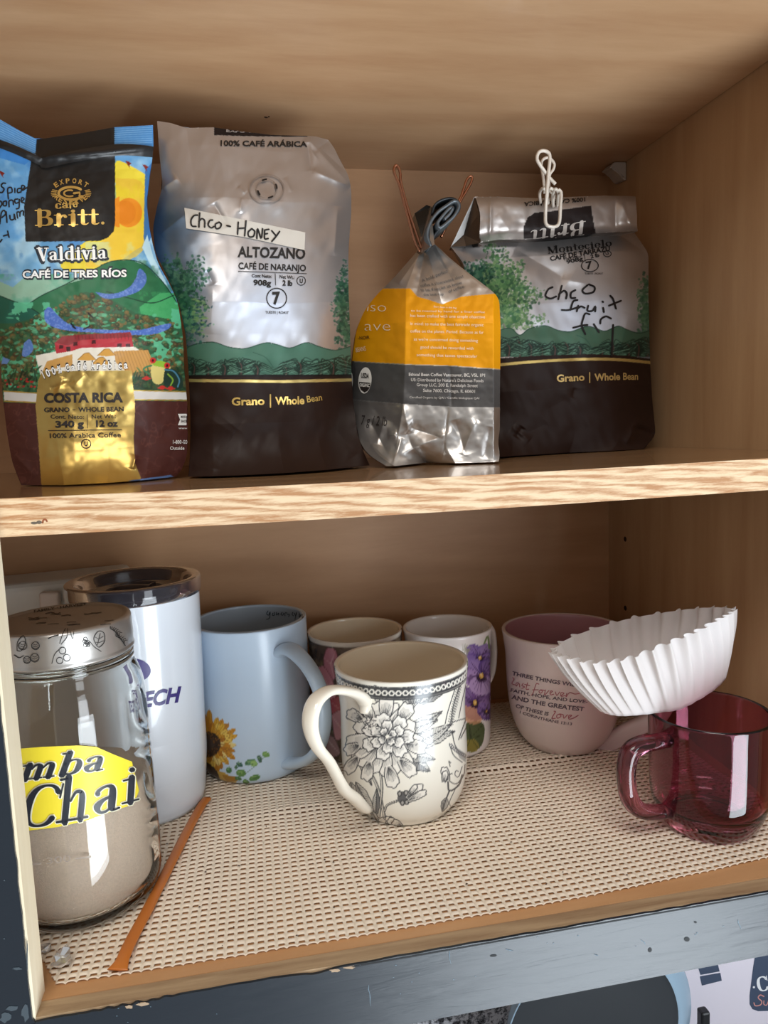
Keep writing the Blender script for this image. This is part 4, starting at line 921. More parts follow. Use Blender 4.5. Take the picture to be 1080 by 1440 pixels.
L_ = [text('ALTOZANO', (334, 361), (429, 364), 14, .03), text('CAFÉ DE NARANJO', (335, 378), (430, 381.5), 8.6, .02), ribbon([(335, 381.5), (431, 385)], .8),
      text('Cont Neto:', (354, 390), (382, 391), 4.6, .02), text('Net Wt.:', (393, 391.5), (414, 392.5), 4.6, .02), text('908g', (356, 401), (381, 402), 7.4, .035), text('2 lb', (397, 401.5), (411, 402), 7, .035),
      ribbon([(387, 385), (387.5, 401)], .8), ring_tris(423.5, 395, 6, 6.2, 1), text('U', (421.5, 398), (425.8, 398), 6, .03), ring_tris(389, 419.5, 14, 14, 1.4, 36), text('7', (383.5, 427.5), (394.5, 427), 16, .04), text('TUESTE | ROAST', (373, 441), (406, 441.5), 3.6, .01)]
decal('lettering', L_, bv, black_ink, b2, .0004, 4)
decal('lettering', [text('Grano', (326, 570), (372, 569), 10.5, .03), ribbon([(380, 555), (380.2, 573)], 1.8), text('Whole', (387, 569), (428, 568), 10.5, .03), text('Bean', (432, 566), (453, 563), 9, .01)], bv, gold_ink, b2, .0004, 4)
decal('lettering', [text('EXPORT', (318, 186), (358, 187), 3.6, .04), text('RES', (372, 188), (392, 189), 3, .03)], bv, simple('grey_print', '9a938f', .5), b2, .0004, 4)

# ---------------- bag 4: rolled top, white wire clip
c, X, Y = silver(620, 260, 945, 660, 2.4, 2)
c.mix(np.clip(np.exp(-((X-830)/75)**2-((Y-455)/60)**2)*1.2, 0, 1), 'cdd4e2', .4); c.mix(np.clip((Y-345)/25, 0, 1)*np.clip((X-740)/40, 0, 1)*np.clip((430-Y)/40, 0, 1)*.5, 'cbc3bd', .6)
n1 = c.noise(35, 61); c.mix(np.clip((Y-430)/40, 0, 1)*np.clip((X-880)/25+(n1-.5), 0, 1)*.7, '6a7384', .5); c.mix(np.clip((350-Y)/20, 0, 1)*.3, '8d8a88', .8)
tree_blob(c, 700, 408, 50, 50, 1900, 13, ('4a7448', '385e3e', '5f8854', '2c4e38', '7f9a68')); tree_blob(c, 720, 450, 40, 20, 300, 14, ('5a8050', '7a9a68', '3f6a48')); tree_blob(c, 672, 388, 22, 20, 200, 15)
c.stroke([(712, 505), (716, 480), (708, 455)], [5, 3.5, 2], '8a7f78', .8, smooth=4)
tree_blob(c, 908, 435, 11, 55, 300, 16, ('4f7a5f', '3c6650', '6f9a78')); tree_blob(c, 903, 480, 16, 18, 200, 17, ('3f6a55', '587f6a'))
hills_art(c, 700, 922, 458, 502, 22, '4e6b58'); c.poly([(620, 506), (700, 504), (760, 500), (830, 498), (880, 500), (940, 508), (945, 680), (620, 680)], '25150f', metal=.0)
c.stroke([(660, 518), (703, 513), (760, 508), (830, 505), (880, 506.5), (925, 511)], 4, 'd0b670', metal=.7, smooth=4)
top = [(634, 347), (672, 338), (740, 336), (830, 330), (892, 327)]
right = [(892, 327), (903, 343), (912, 356), (912, 420), (914, 500), (917, 560), (921, 600), (922, 612), (905, 632)]
left = [(634, 347), (652, 370), (660, 420), (664, 500), (668, 560), (672, 620), (676, 646)]
bottom = [(676, 646), (720, 642), (800, 637), (860, 634.5), (905, 632)]
def Y4(u, v, S):
    yb = base1(S); lo = np.interp(u, [0, 1], [.197, .206])
    e_ = np.abs(2*u-1)**3.5
    prof = np.interp(v, [0, .08, .3, .7, 1], [.022, .012, .002, -.005, 0])
    return lo+prof+.024*e_*np.clip(1-v**10, 0, 1)*np.interp(v, [0, .2, .6, 1], [.3, .8, 1, 1])+(yb[None]-lo)*v**12
def W4(S, u, v):
    w_ = gnoise(S, 60, 31, 3)*.005*np.clip((1-v)*9, 0, 1)+gnoise(S, 16, 35, 2, (1, 2), -.4)*.0010
    w_ += crease(S, (725, 350), (800, 395), .004, 14)+crease(S, (650, 348), (740, 346), -.003, 6)+crease(S, (870, 330), (912, 358), .003, 8)+crease(S, (790, 392), (830, 400), -.002, 8)
    w_ += crease(S, (720, 600), (745, 620), -.0028, 7)+crease(S, (715, 625), (770, 595), .002, 10)+crease(S, (735, 600), (725, 615), .003, 5)+crease(S, (760, 580), (800, 560), .0006, 12)+crease(S, (890, 600), (922, 612), .004, 5)+crease(S, (900, 590), (880, 625), -.003, 7)
    w_ += crease(S, (885, 440), (870, 500), -.0025, 9)+crease(S, (808, 545), (806, 560), .001, 3)
    return w_
b4 = empty('coffee_bag', tuple(at(800, 637, 2, ZS))); tag(b4, 'rolled-down silver and brown coffee bag with black handwriting, at the right end', 'coffee bag')
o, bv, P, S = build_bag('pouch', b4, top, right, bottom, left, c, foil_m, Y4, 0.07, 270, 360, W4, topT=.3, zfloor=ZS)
L_ = [pen('Montecielo', (771, 357), (861, 346), 9.5, .85), text('CAFÉ DE TARRAZÚ', (774, 367), (858, 352.5), 6.4, .03, up=(-.12, -1)), text('Cont Neto:', (793, 366), (818, 362), 3, .01), text('908g', (797, 371), (820, 366), 5, .03), text('2 lb', (831, 363.5), (843, 361), 5, .03),
      ring_tris(854, 357, 5.4, 4, 1), text('U', (852, 359), (856, 358), 4, .02), ring_tris(829.5, 373.5, 11.8, 8.6, 1.2, 32), text('7', (825, 378.5), (833.5, 377), 10, .03), text('TUESTE | ROAST', (822, 386), (848, 386), 2.6, .0), ribbon([(822, 358), (823, 368)], .6)]
decal('lettering', L_, bv, black_ink, b4, .0004, 4)
HW = [[(777, 404), (771, 407), (767, 416), (774, 420), (782, 417)], [(790, 402), (785, 421)], [(786, 414), (793, 409), (797, 413), (796, 420)], [(809, 408), (803, 412), (803, 419), (809, 419)], [(826, 401), (819, 408), (823, 413), (834, 411), (836, 404), (828, 400)],
      [(812, 422), (806, 424), (802, 436)], [(790, 436), (800, 436), (813, 432)], [(813, 430), (811, 438)], [(812, 434), (817, 431), (822, 433)], [(827, 430), (826, 437), (833, 437), (837, 431), (837, 438)], [(848, 433), (849, 439)], [(847, 424), (848, 425)], [(858, 416), (862, 421), (866, 434)], [(856, 430), (873, 423)],
      [(829, 442), (823, 441), (820, 448), (818, 458), (823, 470)], [(806, 461), (818, 458), (826, 457)], [(835, 456), (842, 467)], [(859, 448), (852, 445), (845, 449), (844, 455)], [(862, 457), (861, 480), (860, 500)]]
decal('handwriting', [ribbon(q, [2.7]*len(q), 4) for q in HW], bv, marker, b4, .0005, 3)
decal('lettering', [text('Grano', (783, 537), (822, 535), 9.5, .03), ribbon([(829, 524), (829, 538)], 1.6), text('Whole', (836, 535.5), (872, 534), 9.5, .03), text('Bean', (876, 534), (897, 534), 9.5, .02)], bv, gold_pale, b4, .0004, 4)
# rolled top as its own folded band
c = Canvas(660, 265, 905, 350, 2.6, 'bab2ad', .75); X, Y = np.meshgrid(c.X, c.Y)
c.mix(np.clip((X-840)/50, 0, 1)*.3, 'd8cec6'); patch = [(737, 336), (736, 320), (742, 306), (752, 299), (775, 297), (831, 289), (838, 330), (800, 335)]
c.poly(patch, '241c1b', metal=.2)
top = [(667, 277), (700, 276.5), (760, 279), (800, 277), (850, 275), (893, 276)]; bottom = [(675, 341), (700, 337), (740, 336.5), (790, 334), (840, 328), (897, 325)]
left = [(667, 277), (674, 290), (676, 310), (674, 330), (675, 341)]; right = [(893, 276), (896, 282), (893, 290), (897, 300), (895, 312), (897, 325)]
def Yr(u, v, S): return np.interp(u, [0, 1], [.197, .210])+.010*np.abs(2*v-1)**4+.002*np.abs(2*u-1)**6
def Wr(S, u, v): return gnoise(S, 26, 51, 3)*.0028+crease(S, (690, 280), (689, 336), -.0018, 2.5)+crease(S, (865, 280), (866, 325), .003, 5)+crease(S, (875, 285), (888, 320), -.002, 4)+crease(S, (700, 300), (720, 330), -.0016, 9)+crease(S, (880, 278), (884, 322), .0012, 3)
o, bvr, P, S = build_bag('rolled_top', b4, top, right, bottom, left, c, foil_m, Yr, .018, 150, 50, Wr, topT=1.0)
decal('lettering', [pen('Britt', (824, 310.5), (746, 324), 20, .95, up=(-.1, 1)), pen('.', (783, 333), (778, 334), 18, 1.1, up=(0, 1))], bvr, simple('silver_print', 'b7afa8', .4, metal=.3), b4, .0004, 4)
decal('lettering', [text('100% CAFÉ ARÁBICA', (823, 278), (737, 284.5), 5.4, .03, up=(0, 1))], bvr, black_ink, b4, .0004, 4)
# folded triangular side at the left of the roll
q = at([634, 667, 674, 676, 655, 652], [347, 277, 300, 341, 346, 330], 1, [.226, .207, .2005, .203, .216, .221])
child('side_fold', np.vstack([q, q+[0.002, .012, 0]]), [(0, 5, 1), (1, 5, 2), (5, 3, 2), (5, 4, 3), (0, 4, 5), (6, 7, 11), (7, 8, 11), (11, 8, 9), (11, 9, 10), (0, 1, 7, 6), (4, 0, 6, 10)],
      simple('bare_foil', '8f8c8a', .4, metal=.9, bump=.3, bscale=90), b4, smooth=False)

# ---------------- bag 3: orange and grey bag twisted shut
c = Canvas(480, 330, 720, 670, 2.6, 'c4c1be', .9); X, Y = np.meshgrid(c.X, c.Y)
c.poly([(480, 406), (543, 405.5), (577, 405.5), (587, 417), (605, 422), (622, 428), (649, 417), (693, 413), (720, 412), (720, 521), (702, 519), (635, 514), (569, 512), (498, 508), (480, 507)], 'e39a0c', metal=.15)
c.poly([(480, 508), (498, 509), (569, 513), (635, 515), (702, 520), (720, 521), (720, 573), (702, 573), (633, 572), (567, 568), (507, 563), (480, 560)], '565555', metal=.3)
c.stroke([(480, 508), (498, 508.5), (569, 512.5), (635, 514.5), (720, 520.5)], .9, 'd9cdbb', .8)
c.poly([(480, 505), (498, 508), (500, 520), (492, 600), (480, 600)], '4a4949', metal=.3)
top = [(588, 352), (600, 345), (611, 343), (619, 350)]
right = [(619, 350), (636, 366), (655, 381), (680, 400), (695, 411), (702, 420), (704, 460), (703, 560), (703, 605), (700, 620), (703, 640), (701, 650)]
left = [(588, 352), (572, 370), (552, 393), (530, 414), (512, 437), (501, 465), (496, 500), (492, 540), (493, 570), (498, 600), (506, 622), (518, 640), (545, 656)]
bottom = [(545, 656), (556, 656), (600, 651), (640, 652), (701, 650)]
def Y3(u, v, S):
    yb = base1(S); x = S[..., 0]; yr = .118
    xc = np.interp(S[..., 1], [350, 405, 515, 570, 656], [592, 571, 569.5, 567, 553])       # the corner between side and front
    side = np.clip((xc-x)/55, 0, 2)
    lo = .150-.030*np.clip((x-xc)/135, 0, 1)+.034*side
    prof = np.interp(v, [0, .15, .35, .8, 1], [.030, .016, 0, -.002, 0])
    e_ = np.clip((S[..., 0]-694)/10, 0, 1)*.008
    return (lo+prof+e_)*(1-v**14)+yb[None]*v**14
def W3(S, u, v):
    w_ = gnoise(S, 40, 71, 3)*.003*np.clip((1-v)*9, 0, 1)+gnoise(S, 12, 75, 2)*.0008
    for a, b, h, wd in (((600, 350), (622, 428), -.004, 8), ((606, 348), (650, 415), .003, 7), ((598, 352), (585, 418), .003, 6), ((610, 346), (685, 408), -.0025, 7), ((594, 352), (560, 400), -.003, 6), ((622, 428), (628, 470), .0016, 8),
                        ((633, 515), (635, 572), .0015, 3), ((630, 572), (622, 650), .0016, 3), ((567, 568), (575, 610), -.003, 7), ((575, 600), (625, 618), .004, 9), ((560, 640), (640, 605), -.004, 10), ((520, 590), (545, 640), .004, 8), ((540, 590), (530, 625), -.004, 8),
                        ((545, 612), (558, 612), -.003, 4), ((650, 640), (670, 590), -.0022, 6), ((690, 600), (680, 645), .002, 6), ((583, 405), (575, 520), .0012, 9), ((640, 590), (655, 640), .0025, 8), ((553, 656), (565, 615), -.003, 4), ((522, 625), (550, 650), -.003, 5)):
        w_ = w_+crease(S, a, b, h, wd)
    return w_
b3 = empty('coffee_bag', tuple(at(625, 651, 2, ZS))); tag(b3, 'orange, grey and silver coffee bag with its neck gathered shut by a clip', 'coffee bag')
o, bv, P, S = build_bag('pouch', b3, top, right, bottom, left, c, foil_m, Y3, 0.045, 230, 330, W3, topT=.15, zfloor=ZS)
L_ = [text('so', (521, 438), (543, 438.5), 13.5, -.018), ribbon([(515, 424), (518, 432), (517, 437)], 1.5), text('ave', (513, 465), (549, 465), 14, -.018), text('BEANS', (501, 495.5), (515, 493), 6.2, .0)]
body = [('Every bean in this bag', 610, 642, 434, 2.6), ('to be roasted by hand for a finer coffee', 578, 682, 440, 3), ('has been crafted with one simple objective', 577, 682, 447.5, 4.2), ('in mind: to make the best fairtrade organic', 577, 680, 458.5, 4.2), ('coffee on the planet. Period. Because as far', 577, 680, 469, 4.2),
        ("as we're concerned doing something", 582, 672, 480.5, 4.2), ('good should be rewarded with', 591, 666, 491.5, 4.2), ('something that tastes spectacular', 586, 671, 502.5, 4.2)]
for s_, xa, xb, y, h in body: L_.append(text(s_, (xa, y-1.5), (xb, y+.5), h, -.002))
decal('lettering', L_, bv, simple('pale_print', 'f3dfc0', .5), b3, .0004, 4)
decal('lettering', [text('-NOIR', (504, 478), (520, 476.5), 4.6, .01)], bv, simple('brown_print', '4b2c12', .5), b3, .0004, 4)
L_ = []
for s_, xa, xb, y, h, b_ in (('Ethical Bean Coffee Vancouver, BC, V5L 1P1', 575, 682, 528.5, 4.2, .02), ('US: Distributed by Nature\'s Delicious Foods', 578, 680, 536, 4.2, .01), ('Group LLC, 200 E. Randolph Street', 586, 672, 543, 4.2, .01), ('Suite 7600, Chicago, IL 60601', 595, 668, 551, 4.2, .01), ('Certified Organic by QAI / Certifié biologique QAI', 576, 674, 560, 2.8, 0)):
    L_.append(text(s_, (xa, y), (xb, y+1.5), h, b_))
decal('lettering', L_, bv, simple('grey_white_print', 'cfcac4', .5), b3, .0004, 4)
L_ = [text(s_, (xa, ya), (xb, yb), h, .005, up=(-.3, -1)) for s_, xa, ya, xb, yb, h in (('A bold, perfect', 594, 397, 630, 383, 4.4), ('coffee is slow', 592, 404, 622, 399, 4.2), ('roasted, about', 622, 399, 652, 390, 4.2), ('to be; if not,', 592, 410, 620, 408, 4.2), ('let us know', 621, 407, 650, 399, 4.2), ('of coffee.', 631, 412, 654, 404, 4.2), ('the best cup', 596, 416, 624, 415, 3.6))]
decal('lettering', L_, bv, simple('soft_grey_print', '6d6a68', .5), b3, .0004, 4)
decal('lettering', [text('7 g / 2 lb', (508, 597), (544, 599), 13, .0, .15)], bv, dark_ink, b3, .0004, 4)
em = decal('emblem', [disc_tris(513.5, 535, 9.3, 18.5, 28, .08)], bv, white_ink, b3, .0004, 3); decal('emblem', [disc_tris(493.5, 537, 3.0, 13, 18, .05)], bv, white_ink, b3, .0004, 3)
decal('emblem', [poly_tris([(505.5, 537), (521.5, 538.5), (521, 544), (517, 550), (513, 552), (508, 548), (506, 543)]), text('USDA', (508, 531), (519, 532), 6.5, .03)], bv, dark_ink, b3, .0008, 3)
decal('emblem', [text('ORGANIC', (506.5, 543.5), (520.5, 544.5), 4.6, .03)], bv, white_ink, b3, .0012, 3)
# gathered neck above the twist: roll of foil seen end-on and a pleated tongue
grey_foil = simple('grey_foil', '5d6368', .4, metal=.6, bump=.25, bscale=80); dark_foil = simple('dark_foil', '3a3e42', .4, metal=.7)
def ext_ribbon(name, pts, y0, y1, mat, root, th=1.2, smooth=8, label=None):
    """sheet of foil: a line in the picture given real depth from y0 to y1"""
    P = catmull(np.array(pts, float), smooth*len(pts)); n = len(P)
    A = at(P[:, 0], P[:, 1], 1, y0); B = A+np.array([0.002, y1-y0, 0.0])
    T = np.gradient(A, axis=0); T /= np.linalg.norm(T, axis=1)[:, None]; nn = np.cross(T, [0, 1, 0])*0.0004*th
    V = np.vstack([A-nn, A+nn, B+nn, B-nn]); Fc = []
    for i in range(n-1):
        for k in range(4): k2 = (k+1) % 4; Fc.append((k*n+i, k*n+i+1, k2*n+i+1, k2*n+i))
    Fc += [(0, n, 2*n, 3*n), (n-1, 4*n-1, 3*n-1, 2*n-1)]
    o = child(name, V, Fc, mat, root)
    if label: o['label'] = label
    return o
neck = [(606, 346), (601, 330), (606, 312), (616, 298), (628, 289), (640, 282), (646, 289), (640, 302), (630, 312), (619, 320), (616, 313), (623, 303), (632, 293), (637, 292), (633, 300), (625, 308)]
ext_ribbon('rolled_top', neck, .158, .195, grey_foil, b3, 2.6, label='dark grey end of the rolled foil')
ext_ribbon('rolled_top', [(607, 344), (612, 330), (622, 318), (634, 308), (645, 296), (645, 285), (636, 279), (622, 281), (612, 288), (608, 300)], .162, .198, dark_foil, b3, 2.2)
q = at([588, 606, 611, 604, 597, 594], [352, 290, 344, 348, 352, 356], 1, [.170, .166, .160, .158, .160, .165])
child('foil_tongue', np.vstack([q, q+[0, .006, 0]]), [(0, 1, 2, 3, 4, 5), (11, 10, 9, 8, 7, 6), (0, 6, 7, 1), (1, 7, 8, 2), (5, 11, 6, 0)], simple('brown_lit_foil', '9b938a', .3, metal=.85), b3, smooth=False)

# binder clip on bag 3
bc = empty('binder_clip', tuple(at(598, 335, 1, .176))); tag(bc, 'black binder clip with copper-coloured wire handles gripping the orange bag', 'clip')
q = at([583, 600, 607, 596], [300, 288, 291, 345], 1, [.176, .174, .174, .170]); 
bb_ = np.vstack([q, q+[.004, .030, .001]]); child('clip_body', bb_, [(0, 1, 2, 3), (7, 6, 5, 4), (0, 4, 5, 1), (1, 5, 6, 2), (2, 6, 7, 3), (3, 7, 4, 0)], simple('black_steel', '16130f', .3, metal=.3), bc, smooth=False)
copper = simple('copper_wire', 'a8745a', .22, metal=1.0)
def wire(name, pts, y, r, mat, root, closed=False, sm=8):
    P = np.array(pts, float); yy = np.broadcast_to(np.asarray(y, float), (len(P),)); W = at(P[:, 0], P[:, 1], 1, yy)
    if closed: W = np.vstack([W, W[:1]])
    W = catmull(W, sm*len(W)); return child(name, *sweep(W, r, segs=10), mat, root)
wire('handle', [(590, 354), (583, 338), (572, 300), (562, 262), (557, 250), (554, 240), (556, 233), (560, 235), (563, 245), (564, 258), (574, 295), (586, 330), (593, 350)], .168, .0010, copper, bc)
wire('handle', [(613, 332), (623, 318), (645, 283), (652, 266), (656, 254), (661, 248), (664, 250), (662, 258), (655, 270), (648, 282), (634, 306), (620, 334)], .200, .0010, copper, bc)
# white wire clip on bag 4
wc = empty('wire_clip', tuple(at(775, 290, 1, .19))); tag(wc, 'white coated wire clip with looped ends on the rolled bag', 'clip')
ww = simple('white_coated_wire', 'ddd3c6', .35, coat=.3)
wire('front_loop', [(781, 259), (771, 248), (758, 230), (755, 222), (758, 214), (765, 212), (772, 216), (773, 226), (771, 245), (769, 270), (767, 300), (768, 315), (776, 319), (784, 317), (787, 309), (788, 290), (789, 272), (785, 266)], [.182]*2+[.180]*8+[.184]*6+[.186]*2, .0013, ww, wc)
wire('coil', [(760, 285), (759, 272), (763, 265), (768, 270), (768, 284)], [.205, .195, .186, .190, .205], .0012, ww, wc)
wire('coil', [(771, 286), (770, 272), (774, 265), (779, 270), (778, 286)], [.203, .192, .184, .190, .205], .0012, ww, wc)
wire('coil', [(778, 290), (777, 274), (781, 266), (785, 272), (784, 290)], [.203, .192, .184, .190, .205], .0012, ww, wc)
wire('back_loop', [(766, 272), (764, 250), (761, 232), (764, 224), (772, 222), (779, 230), (778, 238), (773, 246), (772, 262), (776, 272)], [.190]*10, .0011, ww, wc)

# ================================================================== mugs and jars (lower shelf)
ceramic = lambda n, h, **k: simple(n, h, k.pop('rough', .18), coat=k.pop('coat', .4), **k)
glaze_m = attr_mat('printed_glaze', .2, .2, .4)
def painted_lathe(name, root, profile, cx, cy, canvas, base, mat, step=.0011, nfront=220, nback=44, zlo=None, facing=0.0, inner='f3e2c4'):
    V, Fc, nr, nt_ = lathe(profile, cx, cy, step, nfront, nback)
    px, py = to_px(V); col4 = canvas.sample(px, py)
    b = np.r_[lin(hx(base)), 0.0]
    # only the outside wall that carries the transfer print
    P = V.reshape(nr, nt_, 3); R_ = np.hypot(P[:, 0, 0]-cx, P[:, 0, 1]-cy); imax = int(np.argmax(P[:, 0, 2]))
    row = np.repeat(np.arange(nr), nt_); rad = np.stack([V[:, 0]-cx, V[:, 1]-cy, 0*V[:, 0]], 1); view = CAM-V
    ok = (row <= imax) & ((rad*view).sum(1) > facing*np.linalg.norm(rad, axis=1)*np.linalg.norm(view, axis=1))
    colr = np.where(ok[:, None], col4, b[None])
    colr[row > imax+1] = np.r_[lin(hx(inner)), 0]
    o = child(name, V, Fc, mat, root, colors=colr)
    return o, BVHTree.FromPolygons([tuple(q) for q in V.tolist()], Fc.tolist()), V
def plane_pts(pts, cx, cy, phi, z0=0):
    """measured points put on the upright plane through the mug's axis at azimuth phi"""
    n = np.array([-math.sin(phi), math.cos(phi), 0.0]); c = np.array([cx, cy, 0.0]); out = []
    for x, y in pts:
        d = ray(x, y); t = ((c-CAM)@n)/(d@n); out.append(CAM+t*d)
    return np.array(out), n
def az_of(px, py, cx, cy, r, z):
    d = ray(px, py); P = CAM-np.array([cx, cy, 0]); a = d[0]**2+d[1]**2; b = 2*(P[0]*d[0]+P[1]*d[1]); cc = P[0]**2+P[1]**2-r*r
    D = max(b*b-4*a*cc, 0); t = (-b-math.sqrt(D))/(2*a); q = CAM+t*d; return math.atan2(q[1]-cy, q[0]-cx)
def cup_profile(out, wall, zin, foot=True):
    """outer (r,z) list bottom to rim -> closed profile with a rounded lip and an inside"""
    o = [tuple(q) for q in out]; rt, zt = o[-1]
    inner = [(r-wall, z) for r, z in o[::-1] if z > zin+.004]
    return [(0.0, LZ+.0008), (o[0][0]*.72, LZ+.0008), (o[0][0]*.80, LZ)]+o+[(rt-wall*.25, zt+.0008), (rt-wall*.75, zt+.0006)]+inner+[(inner[-1][0]-.003, zin+.002), (inner[-1][0]-.010, zin), (0.0, zin)]
def handle(name, root, pts, cx, cy, phi, wa, wb, mat, colors=None, sup=2.2, segs=20, n=60):
    W, nrm = plane_pts(pts, cx, cy, phi); W = catmull(W, n)
    wa = catmull(np.array(wa, float)[:, None], n)[:, 0] if np.ndim(wa) else wa; wb = catmull(np.array(wb, float)[:, None], n)[:, 0] if np.ndim(wb) else wb
    return child(name, *sweep(W, wa, wb, nrm, segs, sup=sup), mat, root)

# ---------------- white mug with black line flowers (nearest the middle)
FX, FY = 0.2175, 0.1500
c = Canvas(420, 890, 690, 1190, 3.0, 'f0ece0'); X, Y = np.meshgrid(c.X, c.Y)
INK = '3a3c40'
gf = np.random.default_rng(21)
def petal(cx, cy, a, l, w_, fill='f1ede4', ruff=.10, hatch=9, ink=INK, lw=1.1, shade='b9b6b0'):
    t = np.linspace(0, PI, 26); rr = 1+ruff*.4*np.sin(t*11+gf.uniform(0, 6))*np.sin(t)
    ct = np.abs(np.cos(t))
    x = l*(1-ct**2.8)*rr; y = w_*np.sign(np.cos(t))*ct**.8*(.3+.7*(1-ct**4))*rr*1.1
    ca, sa = math.cos(a), math.sin(a); P = np.stack([cx+x*ca-y*sa, cy+x*sa+y*ca], 1)
    c.poly(P, fill); b0 = np.array([cx, cy]); c.poly(b0+(P-b0)*.72, shade, .45); c.poly(b0+(P-b0)*.42, '8b8b8a', .5); c.stroke(P, lw+.25, ink, .95)
    for k in range(hatch):
        q = (k/(hatch-1)-.5)*1.5; l1 = l*gf.uniform(.3, .72)
        p0 = (cx+l*.05*ca, cy+l*.05*sa); pm = (cx+l1*.5*ca-q*w_*.45*sa, cy+l1*.5*sa+q*w_*.45*ca); p1 = (cx+l1*ca-q*w_*.8*sa, cy+l1*sa+q*w_*.8*ca)
        c.stroke([p0, pm, p1], [1.0, .8, .35], ink, .6, smooth=3)
def leaf(p0, p1, w_, ink=INK, fill='cfccc4', hatch=14, dark=.0):
    p0 = np.array(p0, float); p1 = np.array(p1, float); d = p1-p0; L = np.hypot(*d); d /= L; n = np.array([-d[1], d[0]])
    t = np.linspace(0, 1, 14); A = [p0+d*L*s+n*w_*math.sin(PI*s**.8)*(1+.08*math.sin(s*22)) for s in t]; B = [p0+d*L*s-n*w_*math.sin(PI*s**.8)*(1+.08*math.cos(s*20)) for s in t]
    c.poly(A+B[::-1], fill); 
    if dark: c.poly(A+[p1, p0], '6d6e70', dark)
    c.stroke(A, 1.1, ink, .9); c.stroke(B, 1.1, ink, .9); c.stroke([p0, p1], 1.0, ink, .9)
    for k in range(hatch):
        s = .08+.85*k/hatch; m = p0+d*L*s; e_ = w_*math.sin(PI*s**.8)*.85
        c.stroke([m, m+d*L*.10+n*e_], [.9, .4], ink, .7); c.stroke([m, m+d*L*.10-n*e_], [.9, .4], ink, .45)
def stem(pts, w_=2.2):
    c.stroke(pts, w_+1.4, INK, .9, smooth=5); c.stroke(pts, w_-.4, 'dcd8ce', 1, smooth=5); c.stroke([(x+.7, y) for x, y in pts], .7, INK, .8, smooth=5)
stem([(505, 1060), (520, 1085), (532, 1110), (541, 1150)], 3); stem([(535, 1085), (537, 1110), (533, 1148)], 2.6); stem([(541, 1140), (545, 1132), (562, 1125)], 2)
leaf((500, 1050), (523, 1105), 6); leaf((528, 1148), (530, 1108), 5, dark=.8); leaf((500, 1100), (528, 1150), 7, dark=.5); leaf((493, 1100), (500, 1125), 5)
leaf((530, 965), (512, 978), 5); leaf((553, 1000), (520, 970), 7, dark=.5)
stem([(577, 1003), (583, 992), (592, 985), (600, 975)], 2); leaf((580, 992), (562, 973), 6, dark=.3); leaf((581, 990), (582, 968), 5); leaf((585, 988), (610, 970), 6, dark=.3); leaf((590, 990), (634, 962), 7, dark=.6); leaf((560, 975), (546, 968), 4, dark=.7)
for a, b, w_ in (((560, 1040), (622, 1000), 10), ((570, 1030), (616, 1012), 8), ((575, 1050), (640, 1028), 10), ((580, 1050), (636, 1018), 9)): leaf(a, b, w_)
leaf((566, 1058), (605, 1085), 12, dark=.6); leaf((570, 1060), (612, 1068), 9, dark=.3)
for a in np.linspace(-3.4, .3, 8): petal(541+8*math.cos(a), 1030+8*math.sin(a), a, 36, 17)
for a in np.linspace(0.1, 3.0, 9): petal(540+12*math.cos(a), 1038+10*math.sin(a), a, 42, 16)
for x, y, a, l, w_ in ((505, 1048, 2.7, 22, 12), (503, 1064, 2.2, 28, 12), (510, 1012, -2.7, 24, 12), (520, 1072, 1.8, 26, 12), (546, 1078, 1.3, 30, 14), (562, 1068, .8, 30, 14), (570, 1046, .25, 30, 14), (562, 1014, -1.0, 28, 15), (542, 1010, -1.5, 30, 15), (524, 1012, -2.1, 22, 12)): petal(x, y, a, l, w_, ruff=.14)
for k, (r_, n_, l, w_) in enumerate(((15, 7, 22, 14), (8, 6, 17, 11), (3, 4, 11, 8))):
    for j in range(n_):
        a = j/n_*2*PI+k*.5; petal(545+r_*math.cos(a), 1036+r_*.75*math.sin(a), a, l, w_, ruff=.16, hatch=7, fill='f4f1ea')
for k in range(26): c.disc(gf.uniform(514, 530), gf.uniform(1010, 1024), 2.6, 2.2, 'eeeae2'); 
for k in range(30):
    x, y = gf.uniform(513, 531), gf.uniform(1008, 1025); c.stroke([(x+2.2*math.cos(a), y+2*math.sin(a)) for a in np.linspace(gf.uniform(0, 3), gf.uniform(3, 6), 6)], .9, INK, .8)
# bud
c.disc(567, 1122, 8, 9, '5a5b5e', 1, .3)
for x, y in ((562, 1116), (572, 1128), (566, 1129), (571, 1115)): c.disc(x, y, 3.6, 4.2, '3e3f42'); c.disc(x, y, 1.8, 2.4, 'a9a7a2')
for a, b, w_ in (((572, 1122), (594, 1104), 7), ((574, 1126), (599, 1113), 7), ((574, 1118), (586, 1104), 5)): petal(a[0], a[1], math.atan2(b[1]-a[1], b[0]-a[0]), np.hypot(b[0]-a[0], b[1]-a[1]), w_, hatch=5)
